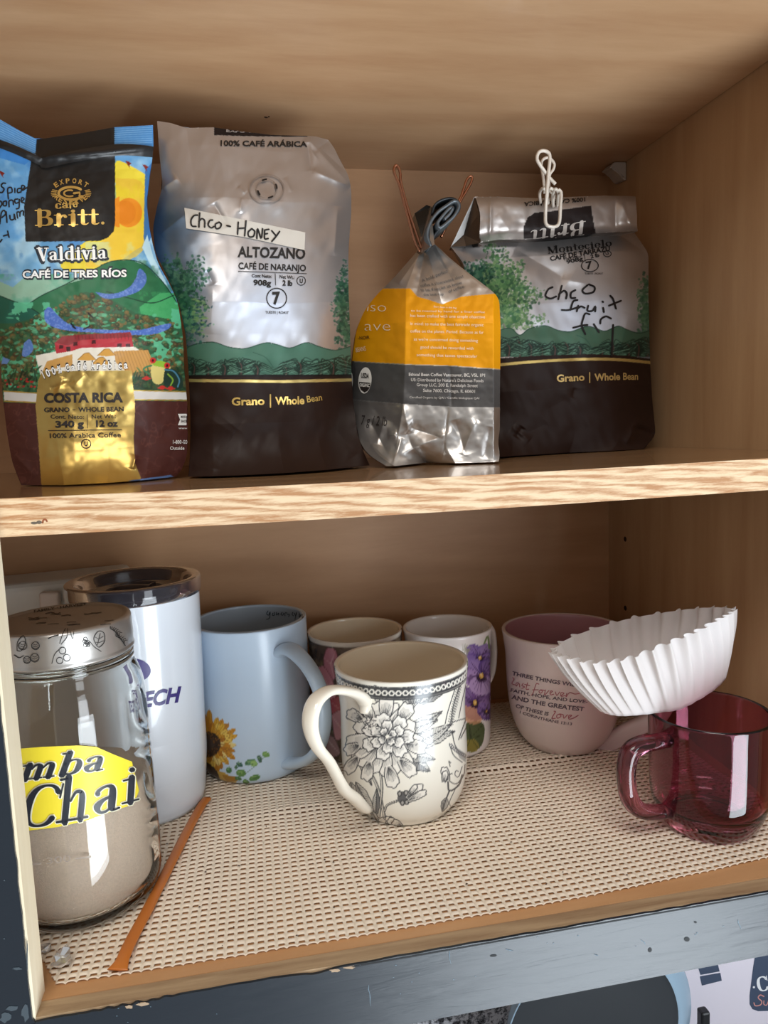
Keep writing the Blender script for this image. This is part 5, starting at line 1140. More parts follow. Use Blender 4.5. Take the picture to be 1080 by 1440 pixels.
# right side: basket and scrolls
c.stroke([(641, 965), (630, 1000), (626, 1018)], 1.2, INK, 1, smooth=4); c.stroke([(648, 962), (638, 990), (634, 1015)], 1.0, INK, 1, smooth=4); c.stroke([(656, 960), (650, 985), (645, 1010)], 1.0, INK, 1, smooth=4)
for k in range(16):
    t = k/15; x, y = 646-12*t, 964+52*t; c.stroke([(x-3.5, y-2), (x+3, y+3)], 1.0, INK, .9); c.stroke([(x+3, y-3), (x-2, y+3)], .8, INK, .7)
for q in ([(635, 1016), (648, 1012), (656, 1010)], [(636, 1030), (640, 1048), (650, 1062), (656, 1066)], [(632, 1046), (638, 1062), (650, 1072)], [(645, 1040), (652, 1020), (655, 1012)], [(648, 1038), (656, 1022)]): c.stroke(q, 1.3, INK, 1, smooth=4)
for k in range(9): c.disc(634+k*2.4, 1048+k*2.7-.12*k*k, 2.6, 2.6, '6b6c6f'); c.disc(634+k*2.4, 1048+k*2.7-.12*k*k, 1.2, 1.2, 'e8e4da')
c.poly([(640, 1050), (655, 1060), (655, 1072), (646, 1066)], '5d5e61', .5)
c.stroke([(654, 1075), (652, 1090), (642, 1102), (632, 1098), (630, 1090), (636, 1088)], 1.4, INK, 1, smooth=5); c.stroke([(650, 1078), (645, 1092), (640, 1090), (641, 1084), (645, 1085)], 1.1, INK, 1, smooth=5)
petal(630, 1098, -1.9, 20, 8, hatch=4); petal(624, 1100, -1.4, 16, 6, hatch=4); c.stroke([(633, 1078), (631, 1070), (634, 1073)], 1.2, INK)
c.stroke([(630, 1100), (632, 1112), (645, 1104), (650, 1090)], 2.4, INK, .9, smooth=4); c.stroke([(632, 1112), (627, 1125), (623, 1138)], 2.0, INK, .9, smooth=4); leaf((628, 1122), (622, 1142), 5, dark=.3); c.stroke([(640, 1110), (632, 1128), (634, 1134)], 1.1, INK, .8, smooth=4)
for x, a in ((540, 1.2), (548, 1.7), (556, 2.2), (565, 2.6), (531, .9)): petal(x, 1163, -a, 15, 8, hatch=5)
leaf((522, 1140), (533, 1160), 4, dark=.4)
zr = 0.1095; RF = 0.0482
out = [(0.0315, LZ), (0.0355, LZ+.004), (0.0405, .0125), (0.0435, .0215), (0.0452, .033), (0.0458, .046), (0.0454, .062), (0.0452, .078), (0.0462, .092), (0.0477, .103), (RF, zr)]
prof = cup_profile(out, .0032, .008)
# chain band just under the lip, following the lip's own circle
th_ = np.linspace(0, 2*PI, 400)
def ringpx(cx, cy, r, z, th): return np.stack(to_px(np.stack([cx+r*np.cos(th), cy+r*np.sin(th), 0*th+z], 1)), 1)
azf = math.atan2(CAM[1]-FY, CAM[0]-FX); th = np.linspace(azf-1.62, azf+1.62, 160)
c.poly(np.vstack([ringpx(FX, FY, .0482, zr-.0022, th), ringpx(FX, FY, .0470, zr-.0112, th)[::-1]]), '404245')
c.stroke(ringpx(FX, FY, .0482, zr-.0018, th), .8, 'd8d4ca'); c.stroke(ringpx(FX, FY, .0470, zr-.0106, th), 1.0, 'cfcbc0', .8)
th = np.linspace(azf-1.5, azf+1.5, 32); mid = ringpx(FX, FY, .0476, zr-.0064, th); hgt = 3.4
c.stroke(mid, 1.0, 'd9d6cc')
for k in range(len(th)):
    wx = max(1.2, 3.9*math.cos(th[k]-azf)); c.disc(mid[k][0], mid[k][1], wx+.6, hgt+.6, 'e4e0d6'); c.disc(mid[k][0], mid[k][1], max(wx-1.3, .5), hgt-1.5, '3d4043')
mg = empty('mug', (FX, FY, LZ)); tag(mg, 'ivory mug with black engraved flowers and a chain border, in the middle foreground', 'mug')
o, bv, V = painted_lathe('body', mg, prof, FX, FY, c, 'efe9dc', glaze_m, .0008, 420, 50)
# cream inside
iv = ceramic('cream_glaze', 'efe6d3', rough=.15)
phi = az_of(512, 990, FX, FY, .0495, .09)
hp = [(512, 1003), (513, 987), (503, 977), (484, 971), (464, 971), (447, 982), (438, 1000), (437, 1025), (446, 1050), (462, 1070), (473, 1090), (484, 1110), (498, 1122), (512, 1136), (520, 1139)]
phi = phi-.02
o = handle('handle', mg, hp, FX, FY, phi, [.0030, .0052, .0058, .0054, .0052, .0056, .0058, .0056, .0050, .0045, .0044, .0048, .0052, .0046, .0022], [.0026, .0040, .0036, .0032, .0030, .0032, .0034, .0032, .0030, .0030, .0030, .0034, .0038, .0034, .0018], ceramic('ivory_glaze', 'eee7d8', rough=.15), sup=2.3, n=90)

# ---------------- pale blue mug with a sunflower
BX, BY = 0.1116, 0.2500
c = Canvas(255, 840, 450, 1120, 3.0, 'c6daee'); X, Y = np.meshgrid(c.X, c.Y)
gf = np.random.default_rng(4)
for ring, (l, w_, cols) in enumerate(((52, 6.5, ('c98d1f', 'd9a530', 'b97c1c')), (42, 6, ('e0b23a', 'e8c458', 'c8871c')), (31, 5, ('d39a2a', 'b9761a')))):
    for k in range(24):
        a = k/24*2*PI+ring*.13+gf.uniform(-.05, .05); ll = l*gf.uniform(.85, 1.05)*(.92 if math.cos(a) > 0 else 1); cx_, cy_ = 296, 1046
        ca, sa = math.cos(a), math.sin(a)*1.12; n_ = (-sa, ca)
        P_ = [(cx_+12*ca, cy_+12*sa), (cx_+ll*.45*ca+n_[0]*w_*.5, cy_+ll*.45*sa+n_[1]*w_*.5), (cx_+ll*.7*ca+n_[0]*w_*.5, cy_+ll*.7*sa+n_[1]*w_*.5), (cx_+ll*.8*ca, cy_+ll*.8*sa), (cx_+ll*.7*ca-n_[0]*w_*.5, cy_+ll*.7*sa-n_[1]*w_*.5), (cx_+ll*.45*ca-n_[0]*w_*.5, cy_+ll*.45*sa-n_[1]*w_*.5)]
        cc = cols[gf.integers(len(cols))]; 
        if ca > .2 and sa > -.1 and gf.random() < .6: cc = 'ead486'
        c.poly(P_, cc, smooth=4); c.stroke([P_[0], P_[3]], .8, '8f5a14', .6); c.stroke([P_[1], P_[2], P_[3]], .6, '7a4a12', .4)
c.disc(293, 1047, 17, 18, '3a2a20'); c.disc(291, 1045, 11, 12, '4d4038'); 
for k in range(120):
    a, r = gf.uniform(0, 2*PI), gf.uniform(8, 18); c.disc(293+r*math.cos(a), 1047+r*math.sin(a), 1.0, 1.0, ['6a431d', '2a1c14', '8a5a22'][gf.integers(3)])
c.poly([(288, 1070), (300, 1078), (312, 1094), (320, 1104), (296, 1098), (285, 1085)], '3a2c22', .95); c.poly([(305, 1083), (318, 1088), (332, 1098), (328, 1102), (312, 1100)], 'c9a24a', smooth=3); c.poly([(312, 1090), (330, 1092), (336, 1097), (320, 1099)], 'a87a28', smooth=3)
for x, y, rx, ry, a, cc in ((339, 1087, 7, 5, .1, '5c8a45'), (352, 1072, 8, 4.5, -.3, '4f8260'), (357, 1074, 5, 4.5, 0, '8fb86a'), (374, 1061, 5.5, 3.8, .2, '6f9f52'), (365, 1067, 3, 5.5, -.4, '2f5a4c'), (358, 1094, 8, 4, -.3, '548545'), (346, 1100, 5, 3.5, .5, '4d7d3f'), (322, 1083, 4, 4.5, 0, '4a7a48'), (337, 1075, 5, 3.2, .5, '2f5f58'), (332, 1079, 2.5, 2.5, 0, '4a7a58'), (335, 1095, 5, 2.5, .3, '3f6f3f')):
    c.disc(x, y, rx, ry, cc, 1, a); c.disc(x-1, y-1, rx*.5, ry*.4, 'a9c983', .5, a); c.stroke([(x-rx*.8, y+ry*.3), (x+rx*.8, y-ry*.3)], .6, '2f4f30', .7)
c.stroke([(330, 1098), (345, 1088), (360, 1076), (372, 1064)], .8, '4a6f50', .7, smooth=4)
zr = 0.1245; R_ = 0.0468
prof = cup_profile([(.0385, LZ), (.0425, LZ+.0022), (.0450, .009), (.0462, .018), (.0466, .04), (.0466, .08), (.0467, .105), (R_, zr)], .0036, .009)
bl = empty('mug', (BX, BY, LZ)); tag(bl, 'pale blue mug with a sunflower and small green leaves, right of the white tumbler', 'mug')
o, bv, V = painted_lathe('body', bl, prof, BX, BY, c, 'bcd0e4', attr_mat('satin_blue_glaze', .32, .3, .25), .0012, 260, 50, inner='a9b6c2')
o['label'] = 'pale blue body, sunflower on its front'
phi = az_of(398, 925, BX, BY, R_, .1)+.02
hp = [(394, 918), (404, 912), (418, 920), (434, 938), (447, 962), (455, 992), (456, 1022), (449, 1050), (434, 1067), (416, 1073), (400, 1071)]
handle('handle', bl, hp, BX, BY, phi, [.0095, .0085, .0075, .0068, .0064, .0062, .0060, .0060, .0064, .0072, .0080], [.0048, .0046, .0042, .0038, .0037, .0036, .0036, .0036, .0038, .0042, .0044], ceramic('blue_glaze', 'bfd3e6', rough=.3, coat=.2), sup=2.2)
hw_ = [[(377, 859), (375, 863), (378, 865), (380, 860), (379, 869), (375, 871)], [(384, 862), (383, 865), (386, 865), (386, 861)], [(389, 861), (389, 865), (392, 862), (392, 865)], [(397, 861), (395, 864), (398, 865), (399, 862)], [(401, 866), (401, 862), (404, 862)], [(404, 864), (407, 864), (406, 867)], [(412, 861), (411, 864), (413, 866)], [(414, 862), (416, 866), (417, 861), (415, 871)], [(421, 863), (421, 868), (424, 864)], [(425, 864), (425, 869), (427, 867)]]
decal('handwriting', [ribbon(q, 1.1, 3) for q in hw_], bv, simple('dark_script_print', '33424f', .4), bl, .0003, 2)

# ---------------- magnolia mug and pansy mug at the back
MX, MY = 0.1998, 0.2560
c = Canvas(420, 860, 590, 1090, 3.0, '5b4a40'); X, Y = np.meshgrid(c.X, c.Y); gf = np.random.default_rng(9)
c.mix(np.clip((c.noise(8, 3)-.5)*6, 0, 1)*.8, '3c2f28'); c.mix(np.clip((c.noise(10, 8)-.55)*7, 0, 1)*.6, '8a7a62')
for k in range(60):
    x, y = gf.uniform(430, 570), gf.uniform(890, 1080); a = gf.uniform(0, 6); l = gf.uniform(8, 20); c.stroke([(x, y), (x+l*.5*math.cos(a)+2, y+l*.5*math.sin(a)), (x+l*math.cos(a), y+l*math.sin(a))], [2.5, 2, .6], ['7a6a4a', '4b5a3a', '9a8a6a', '2f261f'][gf.integers(4)], .9, smooth=4)
def soft_petal(pts, fill, edge, hi):
    c.poly(pts, fill, smooth=5); P = catmull(np.vstack([pts, pts[:1]]), 40); c.stroke(P, 1.0, edge, .8); m = np.mean(pts, axis=0)
    for q in pts[::2]: c.stroke([m, (np.array(q)+m)/2, q], [2.5, 1.4, .5], hi, .5, smooth=3)
soft_petal([(455, 925), (460, 912), (472, 915), (475, 935), (470, 955), (458, 958)], 'c67f90', '7a3f4a', 'e3b3b8')
soft_petal([(448, 938), (456, 938), (468, 958), (473, 985), (466, 992), (455, 975)], 'cf8a98', '8a4a55', 'ecc3c6'); soft_petal([(468, 930), (480, 925), (480, 950), (474, 960)], 'b96d80', '7a3f4a', 'dba6ae')
soft_petal([(462, 985), (478, 980), (482, 1000), (470, 1010)], 'b4505c', '6a2a34', 'd98a92'); soft_petal([(466, 1005), (480, 1000), (484, 1030), (472, 1040)], 'c98f98', '7a4a50', 'e6c4c4'); soft_petal([(455, 1030), (470, 1038), (478, 1060), (462, 1062)], 'a8868a', '5a4a48', 'd8c4c0')
zr = .1055
prof = cup_profile([(.033, LZ), (.0358, LZ+.002), (.0372, .010), (.0380, .03), (.0388, .06), (.0398, .09), (.0406, zr)], .0028, .008)
mm = empty('mug', (MX, MY, LZ)); tag(mm, 'dark floral mug with pink petals and cream inside, behind the line-drawn ivory mug', 'mug')
# lip and inside stay cream
azm = math.atan2(CAM[1]-MY, CAM[0]-MX); th = np.linspace(azm-1.7, azm+1.7, 120)
c.poly(np.vstack([ringpx(MX, MY, .0408, zr+.002, th), ringpx(MX, MY, .0403, zr-.0022, th)[::-1]]), 'e6ddd0')
o, bv, V = painted_lathe('body', mm, prof, MX, MY, c, 'e6dccf', glaze_m, .0015, 180, 40)
hpz, nz_ = None, None
phim = math.radians(140); q = [(.0385, .088), (.050, .092), (.060, .082), (.063, .062), (.058, .042), (.047, .032), (.0375, .030)]
W = catmull(np.array([(MX+r*math.cos(phim), MY+r*math.sin(phim), z) for r, z in q]), 40); child('handle', *sweep(W, .0045, .0032, (-math.sin(phim), math.cos(phim), 0), 14), ceramic('cream_handle', 'e6dccf'), mm)
PX_, PY_ = 0.2774, 0.2391
c = Canvas(555, 855, 710, 1080, 3.0, 'ece6e2'); X, Y = np.meshgrid(c.X, c.Y); gf = np.random.default_rng(10)
def pansy(cx, cy, s, cols, yel='e0b050'):
    for (dx, dy, rx, ry, a), cc in zip(((-9, -10, 13, 11, .3), (9, -11, 13, 11, -.3), (-12, 3, 12, 10, .5), (12, 3, 12, 10, -.5), (0, 12, 15, 12, 0)), cols):
        x, y = cx+dx*s, cy+dy*s; c.disc(x, y, rx*s, ry*s, cc, 1, a); c.disc(x-1, y-2, rx*s*.7, ry*s*.6, 'b79cc8', .35, a, soft=2)
        for k in range(12):
            t = gf.uniform(0, 6.28); c.stroke([(cx, cy), (x+rx*s*.75*math.cos(t), y+ry*s*.75*math.sin(t))], [1.6, .4], '2f1640', .5)
    c.disc(cx, cy+3*s, 6*s, 5*s, '3b1a45', .9, soft=2)
    for k in range(9):
        t = PI/2+(k-4)*.28; c.stroke([(cx, cy), (cx+9*s*math.cos(t), cy+9*s*math.sin(t))], [1.4, .5], '20102a', .9)
    c.disc(cx, cy, 2.6*s, 3.4*s, yel); c.disc(cx, cy-1, 1.2*s, 1.2*s, 'f3e4b0')
leafc = '5d6f3f'
c.poly([(652, 1020), (665, 1014), (680, 1018), (681, 1035), (676, 1050), (662, 1058), (650, 1052)], '4c5a35', smooth=4); c.poly([(654, 1040), (668, 1040), (674, 1052), (662, 1058), (650, 1052)], '9a8a3a', .8, smooth=4)
for q in ((678, 1020), (680, 1034), (672, 1052), (655, 1054), (650, 1040)): c.stroke([(660, 1020), (662, 1036), q], .8, '2f3a20', .8, smooth=3)
pansy(668, 988, 1.05, ('6a4a8a', '74508f', '5a3a78', '6d4a88', '7a4f90')); c.poly([(652, 992), (668, 996), (680, 1006), (672, 1018), (655, 1014)], 'd59a72', .8, smooth=4); pansy(684, 1000, .55, ('6a4a92', '7a5a9a', '5a3a80', '60408a', '70508f'))
pansy(675, 925, .9, ('7a62a8', '8a70b0', '6a5098', '7658a0', '80609f')); pansy(677, 950, 1.15, ('8a70b0', '5a3f85', 'a98ac0', '7d5a9c', 'b79ac8')); c.stroke([(681, 905), (686, 895), (688, 912)], 2.5, '7a9058', 1, smooth=3)
for k in range(26): c.stroke([(655+gf.uniform(-4, 4), 918+gf.uniform(-6, 6)), (655+gf.uniform(-6, 8), 910+gf.uniform(-4, 6))], .8, '9a9a80', .6)
zr = .1065
prof = cup_profile([(.0300, LZ), (.0325, LZ+.002), (.0338, .008), (.0345, .02), (.0352, .05), (.0360, .08), (.0370, .098), (.0381, zr)], .0028, .008)
pz = empty('mug', (PX_, PY_, LZ)); tag(pz, 'white mug printed with purple pansies, between the ivory mug and the pink one', 'mug')
o, bv, V = painted_lathe('body', pz, prof, PX_, PY_, c, 'ebe4df', glaze_m, .0015, 200, 40, inner='f0e8e0')
phip = math.radians(8); q = [(.0350, .096), (.0395, .1005), (.0425, .095), (.0435, .080), (.0420, .064), (.038, .054), (.0335, .050)]
W = catmull(np.array([(PX_+r*math.cos(phip), PY_+r*math.sin(phip), z) for r, z in q]), 40); child('handle', *sweep(W, .0045, .0026, (-math.sin(phip), math.cos(phip), 0), 14), ceramic('white_handle', 'e9e2dd'), pz)

# ---------------- pink mug with a verse
KX, KY = 0.3724, 0.2172; zr = .1015
pk = empty('mug', (KX, KY, LZ)); tag(pk, 'round-bottomed pale pink mug with printed verse and rose inside, under the coffee filter', 'mug')
outp = [(.0290, LZ), (.0318, LZ+.0020), (.0375, .011), (.0425, .022), (.0458, .035), (.0474, .050), (.0480, .066), (.0486, .082), (.0500, .094), (.0511, zr)]
c = Canvas(690, 850, 900, 1080, 1.0, 'e0cdca')
V, Fc, nr, nt_ = lathe(cup_profile(outp, .0032, .009), KX, KY, .0012, 150)
row = np.repeat(np.arange(nr), nt_); P_ = V.reshape(nr, nt_, 3); im = int(np.argmax(P_[:, 0, 2]))
inside = (row > im+2); colr = np.where(inside[:, None], np.r_[lin(hx('c48f98')), 0], np.r_[lin(hx('e3d2ce')), 0])
child('body', V, Fc, attr_mat('pink_glaze', .24, .2, .3), pk, colors=colr); bv = BVHTree.FromPolygons([tuple(q) for q in V.tolist()], Fc.tolist())
ink = simple('grey_verse_print', '6b5c66', .4); rose = simple('rose_script_print', 'b86a74', .4)
def vline(s, xa, ya, xb, yb, h, b=.02, sag=0): return text(s, (xa, ya), (xb, yb), h, b, sag=sag)
decal('lettering', [vline('THREE THINGS WILL', 720, 949, 813, 966, 5.2, .03, 1.5), vline('FAITH, HOPE, AND LOVE-', 718, 972.5, 826, 989, 4.6, .02, 2.2), vline('AND THE GREATEST', 719, 982.5, 821, 1000, 5.8, .03, 2.2), vline('OF THESE IS', 725, 994.5, 771, 1006.5, 5.0, .025, 1), vline('I CORINTHIANS 13:13', 731, 1003, 804, 1020, 3.8, .02, 2.2)], bv, ink, pk, .0003, 4)
SC = [[(721, 953), (723, 955), (720, 961), (724, 963)], [(729, 960), (726, 961), (726, 965), (730, 961), (731, 966)], [(736, 961), (734, 964), (738, 966), (734, 968)], [(742, 960), (740, 969), (744, 969)], [(738, 962.5), (745, 964)],
      [(758, 962), (754, 962), (750, 974), (747, 978)], [(749, 970), (757, 970)], [(761, 970), (758, 972), (760, 975), (763, 972), (760, 970), (767, 971)], [(767, 970), (766, 977), (772, 971)], [(774, 975), (777, 972), (774, 972), (774, 977), (779, 976)], [(781, 973), (783, 978), (787, 973)], [(789, 978), (793, 975), (789, 974), (789, 979), (795, 978)], [(797, 975), (796, 980), (801, 974), (808, 976), (815, 975)]]
decal('lettering', [ribbon(q, 1.1, 4) for q in SC]+[ribbon(q, 1.3, 4) for q in ([(779, 1000), (781, 1001), (776, 1010), (781, 1010)], [(787, 1004), (783, 1006), (784, 1010), (789, 1007), (787, 1004), (792, 1005)], [(792, 1005), (793, 1010), (798, 1005)], [(800, 1009), (804, 1006), (800, 1006), (800, 1011), (806, 1010), (813, 1006)])], bv, rose, pk, .0003, 3)
phi = az_of(850, 1030, KX, KY, .044, .03)
q_ = [(842, 1052), (858, 1044), (880, 1030), (905, 1018), (925, 1005), (940, 985), (945, 960), (935, 935), (915, 918), (890, 910), (868, 905)]
phi = phi+.55
handle('handle', pk, q_, KX, KY, phi, [.0060]*11, [.0050, .0072, .0075, .007, .006, .005, .005, .005, .005, .005, .005], ceramic('pale_pink_glaze', 'dfcbc8', rough=.3), sup=3)

# ---------------- white tumbler
TX, TY = 0.0306, 0.2027
tb = empty('tumbler', (TX, TY, LZ)); tag(tb, 'tall white insulated tumbler with smoky clear lid, behind the spice jar', 'tumbler')
zt = .163
prof = [(0, LZ), (.036, LZ), (.0385, LZ+.0006), (.0395, LZ+.004), (.0408, .010), (.0428, .03), (.0438, .06), (.0448, .10), (.0456, .14), (.0460, zt), (.0456, zt+.001), (.0448, zt+.001), (.0440, zt-.002), (.0430, .10), (.040, .02), (0, .012)]
V, Fc, nr, nt_ = lathe(prof, TX, TY, .0025, 110); child('body', V, Fc, ceramic('white_powder_coat', 'dfe6ef', rough=.22, coat=.5), tb); bvt = BVHTree.FromPolygons([tuple(q) for q in V.tolist()], Fc.tolist())
smoke = glass('smoky_clear_plastic', (.10, .095, .12, 1), .03, 1.45); smoke.node_tree.nodes['Principled BSDF'].inputs['Transmission Weight'].default_value = .75
lidp = [(0, zt+.002), (.034, zt+.002), (.0375, zt+.003), (.0405, zt+.010), (.0435, zt+.0118), (.0462, zt+.0118), (.0476, zt+.0105), (.0478, zt+.003), (.0470, zt-.0005), (.0462, zt-.0005), (.0462, zt+.0015), (.0448, zt+.0018), (.0440, zt-.006), (.0432, zt-.006), (.0430, zt+.002), (.039, zt+.001), (.036, zt-.0005), (0, zt-.0005)]
V, Fc, _, _ = lathe(lidp, TX, TY, .0009, 96); child('lid', V, Fc, smoke, tb)
V, Fc = sweep([(TX-.004, TY-.012, zt+.0045), (TX+.004, TY+.012, zt+.0045)], .011, .0022, (1, 0, 0), 20, sup=4); child('sip_slider', V, Fc, smoke, tb)
V, Fc, _, _ = lathe([(.0440, zt-.0035), (.0449, zt-.0025), (.0449, zt-.0005), (.0440, zt+.0002), (.0432, zt-.001)], TX, TY, .0006, 80); child('seal_ring', V, Fc, simple('dark_rubber_ring', '2b2a36', .5), tb)
navy_m = simple('purple_navy_print', '3a2f78', .35)
ar = [(196+15*math.cos(a), 941+13.5*math.sin(a)) for a in np.linspace(0, 2*PI, 30)[:-1]]
decal('emblem', [poly_tris([(186+26*math.cos(a), 943+17*math.sin(a)) for a in np.linspace(-1.3, .9, 16)]+[(190+9*math.cos(a), 950+10*math.sin(a)) for a in np.linspace(.9, -1.5, 12)])], bvt, navy_m, tb, .0004, 4)
decal('lettering', [text('TECH', (187, 997), (255, 986), 20, .035, .25, up=(-.0, -1))], bvt, navy_m, tb, .0004, 4)

# ---------------- glass jar of spiced powder with a printed metal lid
JX, JY = 0.0050, 0.0960
jr = empty('glass_jar', (JX, JY, LZ)); tag(jr, 'glass jar half full of beige powder with yellow Chai label and printed silver lid', 'jar')
og = [(0, LZ+.003), (.020, LZ+.0025), (.030, LZ), (.038, LZ+.0008), (.0425, .007), (.0448, .014), (.0452, .03), (.0445, .06), (.0440, .09), (.0435, .118), (.0425, .132), (.0395, .142), (.0375, .147), (.0382, .150), (.0370, .153), (.0362, .170)]
ig = [(.0335, .170), (.0340, .152), (.0362, .143), (.0395, .131), (.0408, .118), (.0414, .09), (.0420, .06), (.0424, .03), (.0415, .016), (.037, .0095), (.020, .008), (0, .008)]
clear = glass('clear_glass', (.96, .975, .96, 1), 0, 1.46)
V, Fc, nr, nt_ = lathe(og+ig, JX, JY, .0018, 120); 
# faint ribs and a flowing texture pressed in the right side of the glass
ang = np.arctan2(V[:, 1]-JY, V[:, 0]-JX); rr_ = np.hypot(V[:, 0]-JX, V[:, 1]-JY); azj = math.atan2(CAM[1]-JY, CAM[0]-JX)
dA = (ang-azj+PI) % (2*PI)-PI; row = np.repeat(np.arange(nr), nt_); outer = row < int(nr*.52)
bmp = np.where(outer & (V[:, 2] > .02) & (V[:, 2] < .13), .0007*np.exp(-((dA-1.05)/.22)**2)*np.sin(V[:, 2]*420+3*np.sin(V[:, 2]*130)+dA*14)+.0005*np.exp(-((dA-.72)/.03)**2), 0)
k_ = (rr_+bmp)/np.maximum(rr_, 1e-6); V[:, 0] = JX+(V[:, 0]-JX)*k_; V[:, 1] = JY+(V[:, 1]-JY)*k_
child('glass_body', V, Fc, clear, jr); bvj = BVHTree.FromPolygons([tuple(q) for q in V.tolist()], Fc.tolist())
zp = .076
pp_ = [(0, .0086), (.019, .0086), (.0365, .0101), (.0409, .0165), (.0418, .03), (.0414, .06), (.0411, zp-.001), (.038, zp+.001), (.02, zp-.001), (0, zp+.001)]
V, Fc, _, _ = lathe(pp_, JX, JY, .002, 90); child('powder', V, Fc, simple('beige_spice_powder', 'd9c3b0', .95, noise=.16, nscale=900, bump=.5, bscale=1500), jr)
for z_ in ((148.5)/1000, (151.5)/1000, .1545):
    V, Fc, _, _ = lathe([(.0372, z_-.0012), (.0386, z_), (.0372, z_+.0012), (.0366, z_)], JX, JY, .0006, 80); child('thread', V, Fc, clear, jr)
lm, nt, p = base_mat('printed_tin'); p.inputs['Base Color'].default_value = C4('c9c6c2'); p.inputs['Metallic'].default_value = .85; p.inputs['Roughness'].default_value = .3
tcn = N(nt, 'ShaderNodeTexCoord'); nb = N(nt, 'ShaderNodeTexNoise', Scale=40.0); nt.links.new(tcn.outputs['Object'], nb.inputs['Vector']); bp = N(nt, 'ShaderNodeBump', Strength=.15, Distance=.001); nt.links.new(nb.outputs[0], bp.inputs['Height']); nt.links.new(bp.outputs[0], p.inputs['Normal'])
zl = .1735
V, Fc, _, _ = lathe([(0, zl-.0006), (.030, zl-.0006), (.0345, zl-.0004), (.0362, zl+.0006), (.0376, zl), (.0385, zl-.002), (.0388, zl-.010), (.0388, zl-.0175), (.0394, zl-.0185), (.0388, zl-.0195), (.0380, zl-.0185), (.0378, zl-.003), (.034, zl-.0022), (0, zl-.0022)], JX, JY, .0010, 110)
lid = child('lid', V, Fc, lm, jr); lid['label'] = 'silver lid printed with berries and leaves'; bvl = BVHTree.FromPolygons([tuple(q) for q in V.tolist()], Fc.tolist())
B_ = []
def berry(x, y, r=4.6):
    B_.append(ring_tris(x, y, r, r, .9, 18))
    for k in range(3): B_.append(ribbon([(x-r*.7, y-r*.5+k*r*.5), (x, y-r*.2+k*r*.5), (x+r*.7, y-r*.6+k*r*.5)], .6, 3))
for x, y, r in ((50, 908, 5.5), (49, 925, 6), (38, 928, 5), (32, 908, 6), (88, 915, 4.8), (94, 925, 4.8), (84, 929, 4.5)): berry(x, y, r) if x < 60 else B_.append(ring_tris(x, y, r, r, 1, 18))
B_ += [ribbon([(73, 933), (77, 920), (86, 911)], 1, 4), ribbon([(20, 921), (27, 925), (33, 922)], 1.2, 3), ribbon([(24, 915), (25, 902), (33, 894), (36, 904), (30, 915), (24, 915)], .9, 4)]
for k in range(9): a = k*.9; B_.append(ring_tris(121+4.4*math.cos(a)*(k % 3)/2, 903+4.4*math.sin(a)*(k % 3)/2, 2.7, 2.7, .8, 12))
B_ += [ribbon([(127, 903), (133, 910), (142, 916)], 1, 4), ribbon([(136, 908), (132, 898), (138, 888), (146, 890), (147, 902), (140, 910), (136, 908)], .9, 5), ribbon([(137, 907), (141, 891)], .7), ribbon([(134, 896), (139, 899), (145, 895)], .6), ribbon([(134, 903), (139, 904), (146, 901)], .6)]
for k in range(14): a = -1.9+.24*(k % 7)-.9; x, y = 160+1.1*k, 886+1.5*k; B_.append(ribbon([(x, y), (x+5*math.cos(a), y+5*math.sin(a)), (x+7*math.cos(a+.5), y+7*math.sin(a+.5))], .8, 3))
B_ += [ribbon([(160, 886), (168, 896), (176, 908)], 1.1, 4), ribbon([(84, 905), (88, 892), (92, 884)], 1, 3), ribbon([(86, 906), (94, 896), (95, 884)], 1, 3), ribbon([(99, 888), (102, 899), (104, 886)], .9, 3), ribbon([(68, 898), (74, 895), (82, 893)], 1.6, 3)]
decal('leaf_print', B_, bvl, black_ink, jr, .0003, 3)
T_ = [text('FAMILY · HARVEST', (48, 861.5), (122, 850.8), 3.2, .03, sag=-.5)]+[ribbon([(x_, y_), (x_+gf.uniform(4, 10), y_-gf.uniform(-1, 2)), (x_+gf.uniform(11, 16), y_-1)], gf.uniform(.5, 1.1)) for k in range(16) for x_, y_ in [(gf.uniform(40, 150), gf.uniform(862, 882))]]
decal('lid_print', T_, bvl, simple('faint_lid_print', '4a4038', .5), jr, .0003, 3)
yl = simple('yellow_paper_label', 'e8d436', .45, noise=.05, nscale=90); q = [(10, 1054), (60, 1050), (110, 1048), (135, 1050), (160, 1061), (185, 1071), (190, 1092), (195, 1112), (190, 1124), (184, 1132), (160, 1140), (120, 1154), (80, 1163), (38, 1168), (10, 1168)]
o = decal('paper_label', [poly_tris(q)], bvj, yl, jr, .0006, 4)
def chai(grow, mat, off):
    decal('lettering', [pen('mba', (26, 1098), (144, 1083), 31, .85, .32, grow=grow), pen('C', (26, 1165), (82, 1161), 60, .7, .28, grow=grow*.6), pen('h', (80, 1158), (124, 1150), 62, .7, .3, grow=grow*.6), pen('a', (127, 1148), (168, 1138), 56, .78, .28, grow=grow*.6), pen('i', (170, 1132), (196, 1125), 50, .7, .28, grow=grow*.6)], bvj, mat, jr, off, 4)
chai(.09, simple('label_white_edge', 'f0ecd0', .5), .0009); chai(0, simple('label_black_print', '1f2530', .4), .0013)
decal('mark', [text('300', (66, 1215), (100, 1211), 9, .0), ribbon([(44, 1215), (57, 1214)], 2), ribbon([(107, 1207), (127, 1205)], 2.4)], bvj, simple('embossed_scale', 'a3968a', .2), jr, .0004, 4)

